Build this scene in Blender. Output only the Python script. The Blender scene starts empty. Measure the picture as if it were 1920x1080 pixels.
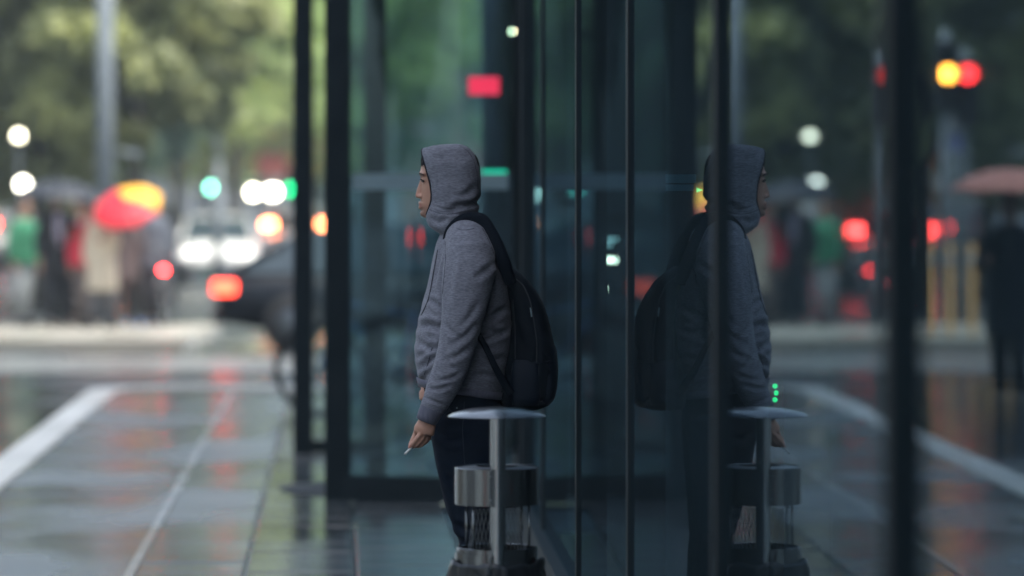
import bpy, bmesh, math, random
import numpy as np
from mathutils import Vector, Matrix, noise

random.seed(7); np.random.seed(7)
S = bpy.context.scene
C = S.collection
R = math.radians
PI = math.pi

# ------------------------------------------------------------------ camera
CAM_H = 1.55
cam_d = bpy.data.cameras.new('camera')
cam = bpy.data.objects.new('camera', cam_d); C.objects.link(cam)
cam.location = (0, 0, CAM_H)
cam.rotation_euler = (R(90), 0, 0)
cam_d.sensor_width = 36.0
cam_d.lens = 135.0
cam_d.shift_y = -155.0/1920.0
cam_d.clip_start = 0.1
cam_d.clip_end = 3000
cam_d.dof.use_dof = True
cam_d.dof.focus_distance = 12.35
cam_d.dof.aperture_fstop = 1.80
S.camera = cam

# ------------------------------------------------------------------ world, sun, exposure
SUN_EL, SUN_AZ = R(66), R(125)
w = bpy.data.worlds.new('World'); S.world = w; w.use_nodes = True
nt = w.node_tree
bg = nt.nodes['Background']
sky = nt.nodes.new('ShaderNodeTexSky'); sky.sky_type = 'NISHITA'
sky.sun_disc = False
sky.sun_elevation = SUN_EL; sky.sun_rotation = SUN_AZ
sky.air_density = 1.3; sky.dust_density = 3.0; sky.ozone_density = 1.5
hsv = nt.nodes.new('ShaderNodeHueSaturation'); hsv.inputs['Saturation'].default_value = 0.68
nt.links.new(sky.outputs[0], hsv.inputs['Color'])
nt.links.new(hsv.outputs[0], bg.inputs['Color'])
bg.inputs['Strength'].default_value = 0.15
sun_d = bpy.data.lights.new('sun', 'SUN'); sun_d.energy = 3.1; sun_d.angle = R(30); sun_d.color = (1.0, .97, .91)
sun = bpy.data.objects.new('sun', sun_d); C.objects.link(sun)
sd = Vector((math.sin(SUN_AZ)*math.cos(SUN_EL), math.cos(SUN_AZ)*math.cos(SUN_EL), math.sin(SUN_EL)))
sun.rotation_euler = sd.to_track_quat('Z', 'Y').to_euler()
S.view_settings.view_transform = 'Standard'
S.view_settings.look = 'None'
S.view_settings.exposure = 1.4
S.view_settings.gamma = 1.0
S.view_settings.use_curve_mapping = False
S.cycles.use_adaptive_sampling = False
S.cycles.use_denoising = True
S.cycles.max_bounces = 8
S.cycles.transparent_max_bounces = 16
S.cycles.glossy_bounces = 4
S.cycles.sample_clamp_indirect = 4.0
S.cycles.caustics_reflective = False
S.cycles.caustics_refractive = False

# ------------------------------------------------------------------ helpers
def tag(o, label=None, cat=None, group=None, kind=None):
    if label: o['label'] = label
    if cat: o['category'] = cat
    if group: o['group'] = group
    if kind: o['kind'] = kind
    return o

def empty(name, loc=(0,0,0), rz=0, label=None, cat=None, group=None, kind=None):
    o = bpy.data.objects.new(name, None); C.objects.link(o)
    o.empty_display_size = .2
    o.location = loc; o.rotation_euler = (0, 0, rz)
    return tag(o, label, cat, group, kind)

def mesh_obj(name, me, m=None, parent=None):
    o = bpy.data.objects.new(name, me); C.objects.link(o)
    if m is not None and not me.materials: me.materials.append(m)
    if parent is not None: o.parent = parent
    return o

class MB:
    def __init__(s): s.v = []; s.f = []
    def add(s, v, f):
        n = len(s.v); s.v += [tuple(p) for p in v]; s.f += [tuple(i+n for i in q) for q in f]; return s
    def box(s, c, d, rz=0, taper=1.0):
        hx, hy, hz = d[0]/2, d[1]/2, d[2]/2
        cs, sn = math.cos(rz), math.sin(rz); v = []
        for z, k in ((-hz, 1.0), (hz, taper)):
            for x, y in ((-hx,-hy),(hx,-hy),(hx,hy),(-hx,hy)):
                x *= k; y *= k
                v.append((c[0]+x*cs-y*sn, c[1]+x*sn+y*cs, c[2]+z))
        return s.add(v, [(3,2,1,0),(4,5,6,7),(0,1,5,4),(1,2,6,5),(2,3,7,6),(3,0,4,7)])
    def bbox(s, c, d, b=.004):
        # box with bevelled top rim
        hx, hy, hz = d[0]/2, d[1]/2, d[2]/2; v = []
        for z, i in ((-hz, 0), (hz-b, 0), (hz, b)):
            for sx, sy in ((-1,-1),(1,-1),(1,1),(-1,1)):
                v.append((c[0]+sx*(hx-i), c[1]+sy*(hy-i), c[2]+z))
        f = [(3,2,1,0),(8,9,10,11)]
        for k in (0, 4):
            for i in range(4): j = (i+1) % 4; f.append((k+i, k+j, k+4+j, k+4+i))
        return s.add(v, f)
    def tube(s, pts, rad, n=12, cap=True, up=None):
        """tapered tube; rad entries are r or (r_a, r_b)"""
        pts = [Vector(p) for p in pts]; N = len(pts); v = []; f = []
        if not isinstance(rad, (list, tuple)): rad = [rad]*N
        prev = None
        for i, p in enumerate(pts):
            t = (pts[min(i+1, N-1)]-pts[max(i-1, 0)]).normalized()
            if prev is None:
                a = Vector(up) if up else (Vector((0,1,0)) if abs(t.y) < .9 else Vector((1,0,0)))
            else: a = prev
            a = (a-t*a.dot(t)).normalized(); b = t.cross(a); prev = a
            r = rad[i]; ra, rb = (r if isinstance(r, tuple) else (r, r))
            for k in range(n):
                q = 2*PI*k/n; v.append(p+a*math.cos(q)*ra+b*math.sin(q)*rb)
        for i in range(N-1):
            for k in range(n):
                l = (k+1) % n; f.append((i*n+k, i*n+l, (i+1)*n+l, (i+1)*n+k))
        if cap:
            f.append(tuple(range(n-1, -1, -1))); f.append(tuple((N-1)*n+k for k in range(n)))
        return s.add(v, f)
    def loft(s, rings, cap=True):
        n = len(rings[0]); v = [p for r in rings for p in r]; f = []
        for i in range(len(rings)-1):
            for k in range(n):
                l = (k+1) % n; f.append((i*n+k, i*n+l, (i+1)*n+l, (i+1)*n+k))
        if cap:
            f.append(tuple(range(n-1, -1, -1))); f.append(tuple((len(rings)-1)*n+k for k in range(n)))
        return s.add(v, f)
    def lathe(s, prof, n=32, c=(0,0,0), a0=0, a1=2*PI):
        full = abs(a1-a0-2*PI) < 1e-6; m = n if full else n+1; v = []; f = []
        for r, z in prof:
            for k in range(m):
                q = a0+(a1-a0)*k/n; v.append((c[0]+r*math.cos(q), c[1]+r*math.sin(q), c[2]+z))
        for i in range(len(prof)-1):
            for k in range(n):
                l = (k+1) % m; f.append((i*m+k, i*m+l, (i+1)*m+l, (i+1)*m+k))
        return s.add(v, f)
    def ball(s, c, r, n=16, m=10):
        if not isinstance(r, tuple): r = (r, r, r)
        v = [(c[0], c[1], c[2]-r[2])]; f = []
        for i in range(1, m):
            q = -PI/2+PI*i/m
            for k in range(n):
                p = 2*PI*k/n
                v.append((c[0]+r[0]*math.cos(q)*math.cos(p), c[1]+r[1]*math.cos(q)*math.sin(p), c[2]+r[2]*math.sin(q)))
        v.append((c[0], c[1], c[2]+r[2])); L = len(v)-1
        for k in range(n):
            l = (k+1) % n; f.append((0, 1+l, 1+k)); f.append((L, L-n+k, L-n+l))
        for i in range(m-2):
            for k in range(n):
                l = (k+1) % n; f.append((1+i*n+k, 1+i*n+l, 1+(i+1)*n+l, 1+(i+1)*n+k))
        return s.add(v, f)
    def me(s, name, smooth=False):
        m = bpy.data.meshes.new(name); m.from_pydata(s.v, [], s.f); m.update()
        if len(s.f) > 6:
            bm = bmesh.new(); bm.from_mesh(m); bmesh.ops.recalc_face_normals(bm, faces=bm.faces); bm.to_mesh(m); bm.free()
        if smooth:
            m.polygons.foreach_set('use_smooth', [True]*len(m.polygons))
            if smooth == 'auto':
                try: m.set_sharp_from_angle(angle=R(38))
                except Exception: pass
        return m
    def build(s, name, mat, parent=None, smooth=False):
        me = s.me(name, smooth); me.materials.append(mat)
        return mesh_obj(name, me, None, parent)

def ell(cx, cy, z, rx, ry, n=24, p=2.0, zf=None):
    out = []
    for k in range(n):
        q = 2*PI*k/n; c, s_ = math.cos(q), math.sin(q)
        x = cx+rx*math.copysign(abs(c)**(2/p), c); y = cy+ry*math.copysign(abs(s_)**(2/p), s_)
        out.append((x, y, z if zf is None else z+zf(x, y)))
    return out

def voxel(mb, size, smooth_it=4, fac=.5):
    me = mb.me('tmp'); o = bpy.data.objects.new('tmp', me); C.objects.link(o)
    md = o.modifiers.new('r', 'REMESH'); md.mode = 'VOXEL'; md.voxel_size = size; md.use_smooth_shade = True
    if smooth_it:
        sm = o.modifiers.new('s', 'SMOOTH'); sm.factor = fac; sm.iterations = smooth_it
    dg = bpy.context.evaluated_depsgraph_get()
    out = bpy.data.meshes.new_from_object(o.evaluated_get(dg))
    bpy.data.objects.remove(o); bpy.data.meshes.remove(me)
    out.polygons.foreach_set('use_smooth', [True]*len(out.polygons))
    return out

def get_co(me):
    a = np.empty(len(me.vertices)*3); me.vertices.foreach_get('co', a); return a.reshape(-1, 3)
def get_no(me):
    a = np.empty(len(me.vertices)*3); me.vertices.foreach_get('normal', a); return a.reshape(-1, 3)
def set_co(me, a): me.vertices.foreach_set('co', a.ravel()); me.update()

def copy_tree(o, parent=None):
    c = o.copy(); C.objects.link(c); c.parent = parent
    for ch in [x for x in o.children]: copy_tree(ch, c)
    return c

# ------------------------------------------------------------------ materials
def M(name, col=(.5,.5,.5), rough=.5, metal=0.0, spec=.5, coat=0, emit=None, es=0, noise_=None, bump=None, rnoise=None, mottle=None, sheen=0):
    """noise_=(scale, amount, colour2); bump=(scale, strength, dist); rnoise=(scale, lo, hi)"""
    m = bpy.data.materials.new(name); m.use_nodes = True
    t = m.node_tree; b = t.nodes['Principled BSDF']; L = t.links.new
    b.inputs['Base Color'].default_value = (*col, 1)
    b.inputs['Roughness'].default_value = rough
    b.inputs['Metallic'].default_value = metal
    b.inputs['Specular IOR Level'].default_value = spec
    b.inputs['Coat Weight'].default_value = coat
    b.inputs['Coat Roughness'].default_value = .06
    if sheen:
        b.inputs['Sheen Weight'].default_value = sheen
        b.inputs['Sheen Roughness'].default_value = .45
    if emit:
        b.inputs['Emission Color'].default_value = (*emit, 1); b.inputs['Emission Strength'].default_value = es
    tc = t.nodes.new('ShaderNodeTexCoord')
    def nz(scale, det=5, stretch=None):
        n = t.nodes.new('ShaderNodeTexNoise'); n.inputs['Scale'].default_value = scale; n.inputs['Detail'].default_value = det
        if stretch:
            mp = t.nodes.new('ShaderNodeMapping'); mp.inputs['Scale'].default_value = stretch
            L(tc.outputs['Object'], mp.inputs[0]); L(mp.outputs[0], n.inputs['Vector'])
        else: L(tc.outputs['Object'], n.inputs['Vector'])
        return n
    if noise_:
        sc, lo_hi, c2 = noise_[:3]
        n = nz(sc, 5, noise_[3] if len(noise_) > 3 else None)
        r = t.nodes.new('ShaderNodeMapRange'); r.inputs[1].default_value = .5-lo_hi; r.inputs[2].default_value = .5+lo_hi
        L(n.outputs['Fac'], r.inputs[0])
        x = t.nodes.new('ShaderNodeMix'); x.data_type = 'RGBA'
        x.inputs['A'].default_value = (*col, 1); x.inputs['B'].default_value = (*c2, 1)
        L(r.outputs[0], x.inputs['Factor']); L(x.outputs['Result'], b.inputs['Base Color'])
    if rnoise:
        n = nz(rnoise[0], 4); r = t.nodes.new('ShaderNodeMapRange')
        r.inputs[1].default_value = .35; r.inputs[2].default_value = .65
        r.inputs[3].default_value = rnoise[1]; r.inputs[4].default_value = rnoise[2]
        L(n.outputs['Fac'], r.inputs[0]); L(r.outputs[0], b.inputs['Roughness'])
    if bump:
        n = nz(bump[0], 4, bump[3] if len(bump) > 3 else None)
        u = t.nodes.new('ShaderNodeBump'); u.inputs['Strength'].default_value = bump[1]; u.inputs['Distance'].default_value = bump[2]
        L(n.outputs['Fac'], u.inputs['Height']); L(u.outputs[0], b.inputs['Normal'])
    return m

def emis(name, col, st):
    return M(name, tuple(c*.5 for c in col), .4, emit=col, es=st)

def glass_mat(name, tint, refl, r0, r1, streak=.5):
    """architectural pane: one reflection at the face you look at, tinted transmission, rain dirt"""
    m = bpy.data.materials.new(name); m.use_nodes = True; t = m.node_tree; L = t.links.new
    t.nodes.clear()
    out = t.nodes.new('ShaderNodeOutputMaterial')
    tr = t.nodes.new('ShaderNodeBsdfTransparent'); tr.inputs[0].default_value = (*tint, 1)
    clear = t.nodes.new('ShaderNodeBsdfTransparent')
    gl = t.nodes.new('ShaderNodeBsdfGlossy'); gl.inputs['Color'].default_value = (*refl, 1)
    gl.inputs['Roughness'].default_value = .012
    df = t.nodes.new('ShaderNodeBsdfDiffuse'); df.inputs[0].default_value = (.30, .42, .46, 1)
    lw = t.nodes.new('ShaderNodeLayerWeight'); lw.inputs['Blend'].default_value = .5
    pw = t.nodes.new('ShaderNodeMath'); pw.operation = 'POWER'; pw.inputs[1].default_value = 2.5
    mr = t.nodes.new('ShaderNodeMapRange'); mr.inputs[3].default_value = r0; mr.inputs[4].default_value = r1
    L(lw.outputs['Facing'], pw.inputs[0]); L(pw.outputs[0], mr.inputs[0])
    mx = t.nodes.new('ShaderNodeMixShader'); L(mr.outputs[0], mx.inputs[0]); L(tr.outputs[0], mx.inputs[1]); L(gl.outputs[0], mx.inputs[2])
    tc = t.nodes.new('ShaderNodeTexCoord'); mp = t.nodes.new('ShaderNodeMapping'); mp.inputs['Scale'].default_value = (9, 9, .5)
    n = t.nodes.new('ShaderNodeTexNoise'); n.inputs['Scale'].default_value = 3; n.inputs['Detail'].default_value = 8
    L(tc.outputs['Object'], mp.inputs[0]); L(mp.outputs[0], n.inputs[0])
    r2 = t.nodes.new('ShaderNodeMapRange'); r2.inputs[1].default_value = .4; r2.inputs[2].default_value = .75
    r2.inputs[3].default_value = .012*streak; r2.inputs[4].default_value = .06*streak
    L(n.outputs['Fac'], r2.inputs[0])
    vo = t.nodes.new('ShaderNodeTexVoronoi'); vo.inputs['Scale'].default_value = 26; L(tc.outputs['Object'], vo.inputs['Vector'])
    sp = t.nodes.new('ShaderNodeSeparateColor'); L(vo.outputs['Color'], sp.inputs[0])
    th = t.nodes.new('ShaderNodeMath'); th.operation = 'MULTIPLY'; th.inputs[1].default_value = .13; L(sp.outputs[0], th.inputs[0])
    lt = t.nodes.new('ShaderNodeMath'); lt.operation = 'LESS_THAN'; L(vo.outputs['Distance'], lt.inputs[0]); L(th.outputs[0], lt.inputs[1])
    dm = t.nodes.new('ShaderNodeMath'); dm.operation = 'MULTIPLY_ADD'; dm.inputs[1].default_value = .10; L(lt.outputs[0], dm.inputs[0]); L(r2.outputs[0], dm.inputs[2])
    m2 = t.nodes.new('ShaderNodeMixShader'); L(dm.outputs[0], m2.inputs[0]); L(mx.outputs[0], m2.inputs[1]); L(df.outputs[0], m2.inputs[2])
    ge = t.nodes.new('ShaderNodeNewGeometry')
    m3 = t.nodes.new('ShaderNodeMixShader'); L(ge.outputs['Backfacing'], m3.inputs[0]); L(m2.outputs[0], m3.inputs[1]); L(clear.outputs[0], m3.inputs[2])
    L(m3.outputs[0], out.inputs[0])
    return m

def wet(name, c1, c2, sc, rl, rh, bump_s=.25, coatmix=1.0, puddle=.9):
    """wet ground: dark stone/asphalt with a water film whose smoothness varies in patches"""
    m = bpy.data.materials.new(name); m.use_nodes = True; t = m.node_tree; L = t.links.new
    b = t.nodes['Principled BSDF']; ge = t.nodes.new('ShaderNodeNewGeometry')
    oi = t.nodes.new('ShaderNodeObjectInfo')
    def nz(s, d=5, st=None):
        n = t.nodes.new('ShaderNodeTexNoise'); n.inputs['Scale'].default_value = s; n.inputs['Detail'].default_value = d
        if st:
            mp = t.nodes.new('ShaderNodeMapping'); mp.inputs['Scale'].default_value = st; L(ge.outputs['Position'], mp.inputs[0]); L(mp.outputs[0], n.inputs[0])
        else: L(ge.outputs['Position'], n.inputs[0])
        return n
    n1 = nz(sc); mr = t.nodes.new('ShaderNodeMapRange'); mr.inputs[1].default_value = .3; mr.inputs[2].default_value = .7
    L(n1.outputs['Fac'], mr.inputs[0])
    ad = t.nodes.new('ShaderNodeMath'); ad.operation = 'MULTIPLY_ADD'; ad.inputs[1].default_value = .5; ad.inputs[2].default_value = -.25
    L(oi.outputs['Random'], ad.inputs[0])
    ad2 = t.nodes.new('ShaderNodeMath'); ad2.operation = 'ADD'; ad2.use_clamp = True; L(mr.outputs[0], ad2.inputs[0]); L(ad.outputs[0], ad2.inputs[1])
    mx = t.nodes.new('ShaderNodeMix'); mx.data_type = 'RGBA'; mx.inputs['A'].default_value = (*c1,1); mx.inputs['B'].default_value = (*c2,1)
    L(ad2.outputs[0], mx.inputs['Factor']); L(mx.outputs['Result'], b.inputs['Base Color'])
    n2 = nz(puddle, 3, (1, .45, 1)); r2 = t.nodes.new('ShaderNodeMapRange'); r2.inputs[1].default_value = .42; r2.inputs[2].default_value = .6
    r2.inputs[3].default_value = rl; r2.inputs[4].default_value = rh
    L(n2.outputs['Fac'], r2.inputs[0]); L(r2.outputs[0], b.inputs['Roughness'])
    b.inputs['IOR'].default_value = 1.45
    b.inputs['Specular IOR Level'].default_value = .6
    n3 = nz(3.2, 7, (1.2, 9, 1)); n5 = nz(30, 4); a5 = t.nodes.new('ShaderNodeMath'); a5.operation = 'MULTIPLY_ADD'; a5.inputs[1].default_value = .8; L(n3.outputs['Fac'], a5.inputs[0]); L(n5.outputs['Fac'], a5.inputs[2]); bu = t.nodes.new('ShaderNodeBump'); bu.inputs['Strength'].default_value = bump_s; bu.inputs['Distance'].default_value = .004
    L(a5.outputs[0], bu.inputs['Height']); L(bu.outputs[0], b.inputs['Normal'])
    return m

MT = {}
MT['mullion'] = M('mullion_metal', (.006,.013,.017), .6, .0, .15, noise_=(6,.2,(.009,.017,.021)))
MT['glass'] = glass_mat('facade_glass', (.20,.34,.40), (.66,.86,1.0), .08, .37, .9)
MT['glass_d'] = glass_mat('drum_glass', (.16,.29,.34), (.34,.50,.58), .10, .45, .8)
MT['frost'] = M('frosted_film', (.45,.60,.62), .7, noise_=(20,.3,(.5,.66,.68)))
MT['frost2'] = M('frosted_band_film', (.15,.22,.24), .7, noise_=(20,.3,(.19,.26,.28)))
MT['slab'] = wet('wet_paving_stone', (.11,.135,.150), (.19,.218,.230), 1.5, .15, .31, .35)
MT['slab_refl_dark'] = wet('wet_paving_reflection_darkened', (.05,.06,.065), (.09,.10,.105), 2.5, .09, .24, .35)  # inner paving: colour darkened to stand in for the dark entrance reflection
MT['bed'] = wet('joint_mortar', (.012,.015,.018), (.02,.024,.028), 3, .2, .5)
MT['road'] = wet('wet_asphalt', (.022,.026,.03), (.042,.048,.052), .6, .12, .38, .4, puddle=.35)
MT['kerb'] = wet('wet_granite_kerb', (.66,.65,.60), (.80,.79,.73), 2.5, .3, .55)
MT['strip'] = wet('pale_joint_strip', (.34,.36,.34), (.44,.45,.42), 3, .2, .45)
MT['paint'] = wet('road_paint', (.26,.27,.26), (.38,.39,.36), 2.2, .3, .5)
MT['island'] = wet('pale_island_stone', (.27,.26,.22), (.36,.345,.29), .8, .25, .5)
MT['steel'] = M('brushed_steel', (.15,.16,.165), .19, 1.0, noise_=(60,.3,(.19,.20,.205),(1,1,.04)))
MT['steel_dk'] = M('dull_steel', (.12,.13,.14), .38, 1.0)
MT['hood'] = M('heather_jersey', (.130,.132,.156), .92, spec=.12, sheen=.12, noise_=(150,.14,(.22,.222,.255),(.5,.5,2.2)), bump=(420,.5,.0015,(.35,.35,1)))
MT['rib'] = M('ribbed_cuff_jersey', (.10,.10,.13), .92, spec=.15, sheen=.12, noise_=(160,.2,(.14,.14,.175),(1,1,.15)), bump=(300,.5,.0015,(1,1,.08)))
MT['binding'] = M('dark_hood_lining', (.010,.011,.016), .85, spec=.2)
MT['jeans'] = M('dark_denim', (.003,.006,.013), .85, spec=.1, noise_=(40,.2,(.005,.010,.02)), bump=(300,.3,.001))
MT['bag'] = M('black_nylon', (.002,.004,.007), .7, spec=.1, noise_=(12,.2,(.004,.008,.013)), bump=(500,.3,.0008))
MT['bag2'] = M('navy_nylon_panel', (.003,.007,.014), .6, spec=.15, bump=(500,.3,.0008))
MT['strapm'] = M('black_webbing', (.003,.006,.011), .8, spec=.1, bump=(600,.4,.001))
MT['hair'] = M('black_hair', (.006,.005,.005), .75, spec=.15)
MT['cig'] = M('cigarette_paper', (.75,.74,.70), .8)
MT['filter'] = M('cigarette_filter', (.55,.30,.12), .8)
MT['shoe'] = M('black_shoe_leather', (.01,.012,.014), .4)
MT['zip'] = M('zip_metal', (.25,.33,.33), .35, 1.0)
MT['rubber'] = M('rubber', (.012,.012,.013), .75)
MT['blackp'] = M('black_plastic', (.012,.013,.015), .4)
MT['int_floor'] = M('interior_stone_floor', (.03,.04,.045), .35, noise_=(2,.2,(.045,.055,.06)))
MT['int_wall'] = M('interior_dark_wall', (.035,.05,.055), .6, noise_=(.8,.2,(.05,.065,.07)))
MT['pole'] = M('grey_pole_paint', (.13,.155,.17), .6, noise_=(3,.2,(.17,.195,.21)))
MT['bark'] = M('tree_bark', (.060,.052,.038), .9, noise_=(5,.2,(.11,.10,.07)), bump=(12,.6,.02))

def skin_mat():
    m = M('skin', (.46,.25,.175), .5, spec=.4, bump=(220,.15,.0008))
    t = m.node_tree; L = t.links.new; b = t.nodes['Principled BSDF']
    b.inputs['Subsurface Weight'].default_value = .08
    b.inputs['Subsurface Radius'].default_value = (.01,.004,.002)
    tc = t.nodes.new('ShaderNodeTexCoord')
    def blob(c, r, soft=.5):
        v = t.nodes.new('ShaderNodeVectorMath'); v.operation = 'SUBTRACT'; v.inputs[1].default_value = c
        L(tc.outputs['Object'], v.inputs[0])
        s = t.nodes.new('ShaderNodeVectorMath'); s.operation = 'DIVIDE'; s.inputs[1].default_value = r; L(v.outputs[0], s.inputs[0])
        l = t.nodes.new('ShaderNodeVectorMath'); l.operation = 'LENGTH'; L(s.outputs[0], l.inputs[0])
        q = t.nodes.new('ShaderNodeMapRange'); q.inputs[1].default_value = 1; q.inputs[2].default_value = 1-soft; L(l.outputs['Value'], q.inputs[0])
        return q.outputs[0]
    n = t.nodes.new('ShaderNodeTexNoise'); n.inputs['Scale'].default_value = 45; n.inputs['Detail'].default_value = 4; L(tc.outputs['Object'], n.inputs[0])
    x = t.nodes.new('ShaderNodeMix'); x.data_type = 'RGBA'; x.inputs['A'].default_value = (.50,.275,.19,1); x.inputs['B'].default_value = (.40,.21,.145,1)
    L(n.outputs['Fac'], x.inputs['Factor']); prev = x.outputs['Result']
    return m, t, b, prev, blob

SKIN, _t, _b, _prev, _blob = skin_mat()

# ------------------------------------------------------------------ ground
KA = math.atan(.0458)                       # kerb / paving direction
def kx(Y, off=0): return -1.96-.0458*Y+off

g = MB().add([(-400,-200,-.12),(400,-200,-.12),(400,1200,-.12),(-400,1200,-.12)], [(0,1,2,3)])
road = tag(g.build('road', MT['road']), kind='structure')

# pavement: joint bed, then every slab its own piece
pts = [(kx(-20),-20),(kx(32.3),32.3)]
cx_, cy_, rr = kx(32.3)+.7, 32.3, .7
arc = [(cx_-rr*math.cos(a), cy_+rr*math.sin(a)) for a in [i*PI/2/10 for i in range(1, 11)]]
line = pts+arc+[(30, 33.0)]
b = MB(); poly = [(x, y, -.012) for x, y in line]+[(30,-20,-.012)]
poly2 = [(x, y, -.125) for x, y, _ in poly]
n = len(poly)
b.add(poly+poly2, [tuple(range(n-1,-1,-1))]+[(i, (i+1) % n, n+(i+1) % n, n+i) for i in range(n)])
pav = tag(b.build('pavement', MT['bed']), kind='structure')

slab_root_rot = KA
def slab_mesh(wd, ln):
    return MB().bbox((0,0,-.02), (wd-.014, ln-.014, .04), .007).me('paving_slab')
def place_slabs(xs, wd, ln, y0, y1, stagger=0, parent=pav, mat='slab'):
    me = slab_mesh(wd, ln); me.materials.append(MT[mat])
    jj = 0; y = y0
    while y < y1:
        for i, x in enumerate(xs):
            o = bpy.data.objects.new('paving_slab', me); C.objects.link(o); o.parent = parent
            yy = y+ln/2+(stagger*ln*.5 if i % 2 else 0)
            # paving frame rotated by KA about the origin
            X = x*math.cos(KA)-yy*math.sin(KA); Y = x*math.sin(KA)+yy*math.cos(KA)
            o.location = (X, Y, random.uniform(-.0018,.0018))
            o.rotation_euler = (random.uniform(-.006,.006), random.uniform(-.004,.004), KA)
        y += ln; jj += 1
place_slabs([-1.355], .95, .97, 12.0, 31.2)
place_slabs([-.62], .47, .47, 12.5, 31.4, 1)
place_slabs([-.62+.47*i for i in (1,2)], .47, .47, 12.5, 31.4, 1, mat='slab_refl_dark')
place_slabs([.79], .47, .47, 12.5, 18.0, 1, mat='slab_refl_dark')
# nearer slabs, all below the frame: joined
b = MB()
for i in range(-14, 26):
    y = i*.47+.235
    for j in range(4): b.bbox((-.62+.47*j, y+(.235 if j % 2 else 0), -.02), (.46,.46,.04), .006)
for i in range(-7, 13): b.bbox((-1.355, i*.97-.6+.485, -.02), (.94,.96,.04), .006)
o = b.build('near_slabs', MT['slab'], pav); o.rotation_euler = (0,0,KA); tag(o, kind='stuff')
# pale strip between the two slab fields
b = MB(); b.box((-.868, 9.5, -.016), (.042, 45, .038))
o = b.build('joint_strip', MT['strip'], pav); o.rotation_euler = (0,0,KA)

# kerb stones
def along(line, step, fn):
    P = [Vector((x, y, 0)) for x, y in line]; i = 0; pos = P[0].copy(); out = []
    acc = [pos]; cur = 0
    # resample
    dense = []
    for a, b2 in zip(P[:-1], P[1:]):
        L_ = (b2-a).length; m_ = max(1, int(L_/.05))
        dense += [a+(b2-a)*k/m_ for k in range(m_)]
    dense.append(P[-1])
    d = 0; last = dense[0]
    for p in dense[1:]:
        d += (p-last).length if False else .05
        if (p-acc[-1]).length >= step: acc.append(p)
    for a, b2 in zip(acc[:-1], acc[1:]): fn(a, b2)
def kerb_line(line, parent, step=.9, wdt=.24, zt=.006, zb=-.13, mat='kerb'):
    def fn(a, b2):
        c = (a+b2)/2; L_ = (b2-a).length; ang = math.atan2(b2.y-a.y, b2.x-a.x)
        m = MB().bbox((0,0,(zb-zt)/2), (L_-.008, wdt, zt-zb), .012)
        o = m.build('kerb_stone', MT[mat], parent); o.location = (c.x, c.y, zt); o.rotation_euler = (0,0,ang)
    along(line, step, fn)
kerb = tag(empty('kerb'), kind='structure')
kerb_line([(kx(8),8),(kx(32.3),32.3)]+arc+[(6,33.0)], kerb)
tac = tag(empty('crossing_paving'), kind='structure')
tme_ = MB().bbox((0,0,-.02), (.392,.392,.04), .006)
for a in range(5):
    for b_ in range(5): tme_.lathe([(.018,0),(.014,.005),(0,.005)], 8, ((a-2)*.072,(b_-2)*.072,0))
tme_ = tme_.me('tactile_slab'); tme_.materials.append(MT['island'])
for r__ in range(2):
    for c__ in range(24):
        o = mesh_obj('tactile_slab', tme_, None, tac); o.location = (-3.05+.4*c__, 32.62-.4*r__, .004+random.uniform(-.001,.001))
# traffic island the pedestrians stand on
isl = tag(MB().box((-9.45, 47.3, -.065), (11.3, 5.6, .13)).build('traffic_island', MT['island']), kind='structure')
b = MB()
for k in range(4): b.box((-10, 38.6+k*1.05, -.113), (22, .52, .006))
tag(b.build('crossing_paint', MT['paint']), kind='structure')
b = MB()
for k in range(12): b.box((-7.6+(-.0458)*(9+k*4.5), 9+k*4.5, -.113), (.12, 2.2, .006), KA)
tag(b.build('lane_paint', MT['paint']), kind='structure')
far_pav = tag(MB().box((0, 125, -.05), (300, 30, .15)).build('far_pavement', MT['slab']), kind='structure')
left_pav = tag(MB().box((-30, 60, -.05), (24, 150, .15)).build('opposite_pavement', MT['slab']), kind='structure')

hz = bpy.data.materials.new('rain_haze'); hz.use_nodes = True; _n = hz.node_tree; _n.nodes.clear()
_o = _n.nodes.new('ShaderNodeOutputMaterial'); _v = _n.nodes.new('ShaderNodeVolumePrincipled')
_v.inputs['Color'].default_value = (.80,.93,.98,1); _v.inputs['Density'].default_value = .0011; _v.inputs['Anisotropy'].default_value = .2
_n.links.new(_v.outputs[0], _o.inputs['Volume'])
haze = tag(MB().box((0, 500, 13.5), (804, 1404, 30)).build('haze', hz), kind='stuff')

# ------------------------------------------------------------------ glass curtain wall
FT = -.0376; FA = .754; FPHI = math.atan(.0376)
fac = empty('glass_curtain_wall', (FA,0,0), FPHI, 'dark glass curtain wall with thin black mullions running past the man on the right', 'glass wall')
ys = [-8.42,-5.65,-2.88,-.11,2.66,5.42,8.19,11.03,13.74,16.5,18.05]
ZT = 4.2
for y0, y1 in zip(ys[:-1], ys[1:]):
    o = MB().box((0,0,0), (.014, y1-y0-.052, ZT-.17)).build('glass_pane', MT['glass'], fac)
    o.location = (.007, (y0+y1)/2, .16+(ZT-.17)/2)
    o.rotation_euler = (0, 0, random.uniform(-.0003,.0003))
for y in ys[:-1]:
    pr = {5.42:.027, 8.19:.017, 2.66:.027}.get(y, .010)
    m = MB().bbox((-pr/2,0,ZT/2), (.10+pr, .055, ZT), .002)
    o = m.build('mullion', MT['mullion'], fac); o.location = (.050, y, 0)
    # pressure cap stands just in front of the glass line
MB().box((.03, 4.8, .08), (.16, 26.5, .16)).build('base_sill', MT['mullion'], fac)
MB().box((.04, 4.8, ZT+.10), (.20, 26.5, .20)).build('head_rail', MT['mullion'], fac)
MB().bbox((.02, 18.10, ZT/2), (.10,.10,ZT), .004).build('corner_post', MT['mullion'], fac)

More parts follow.
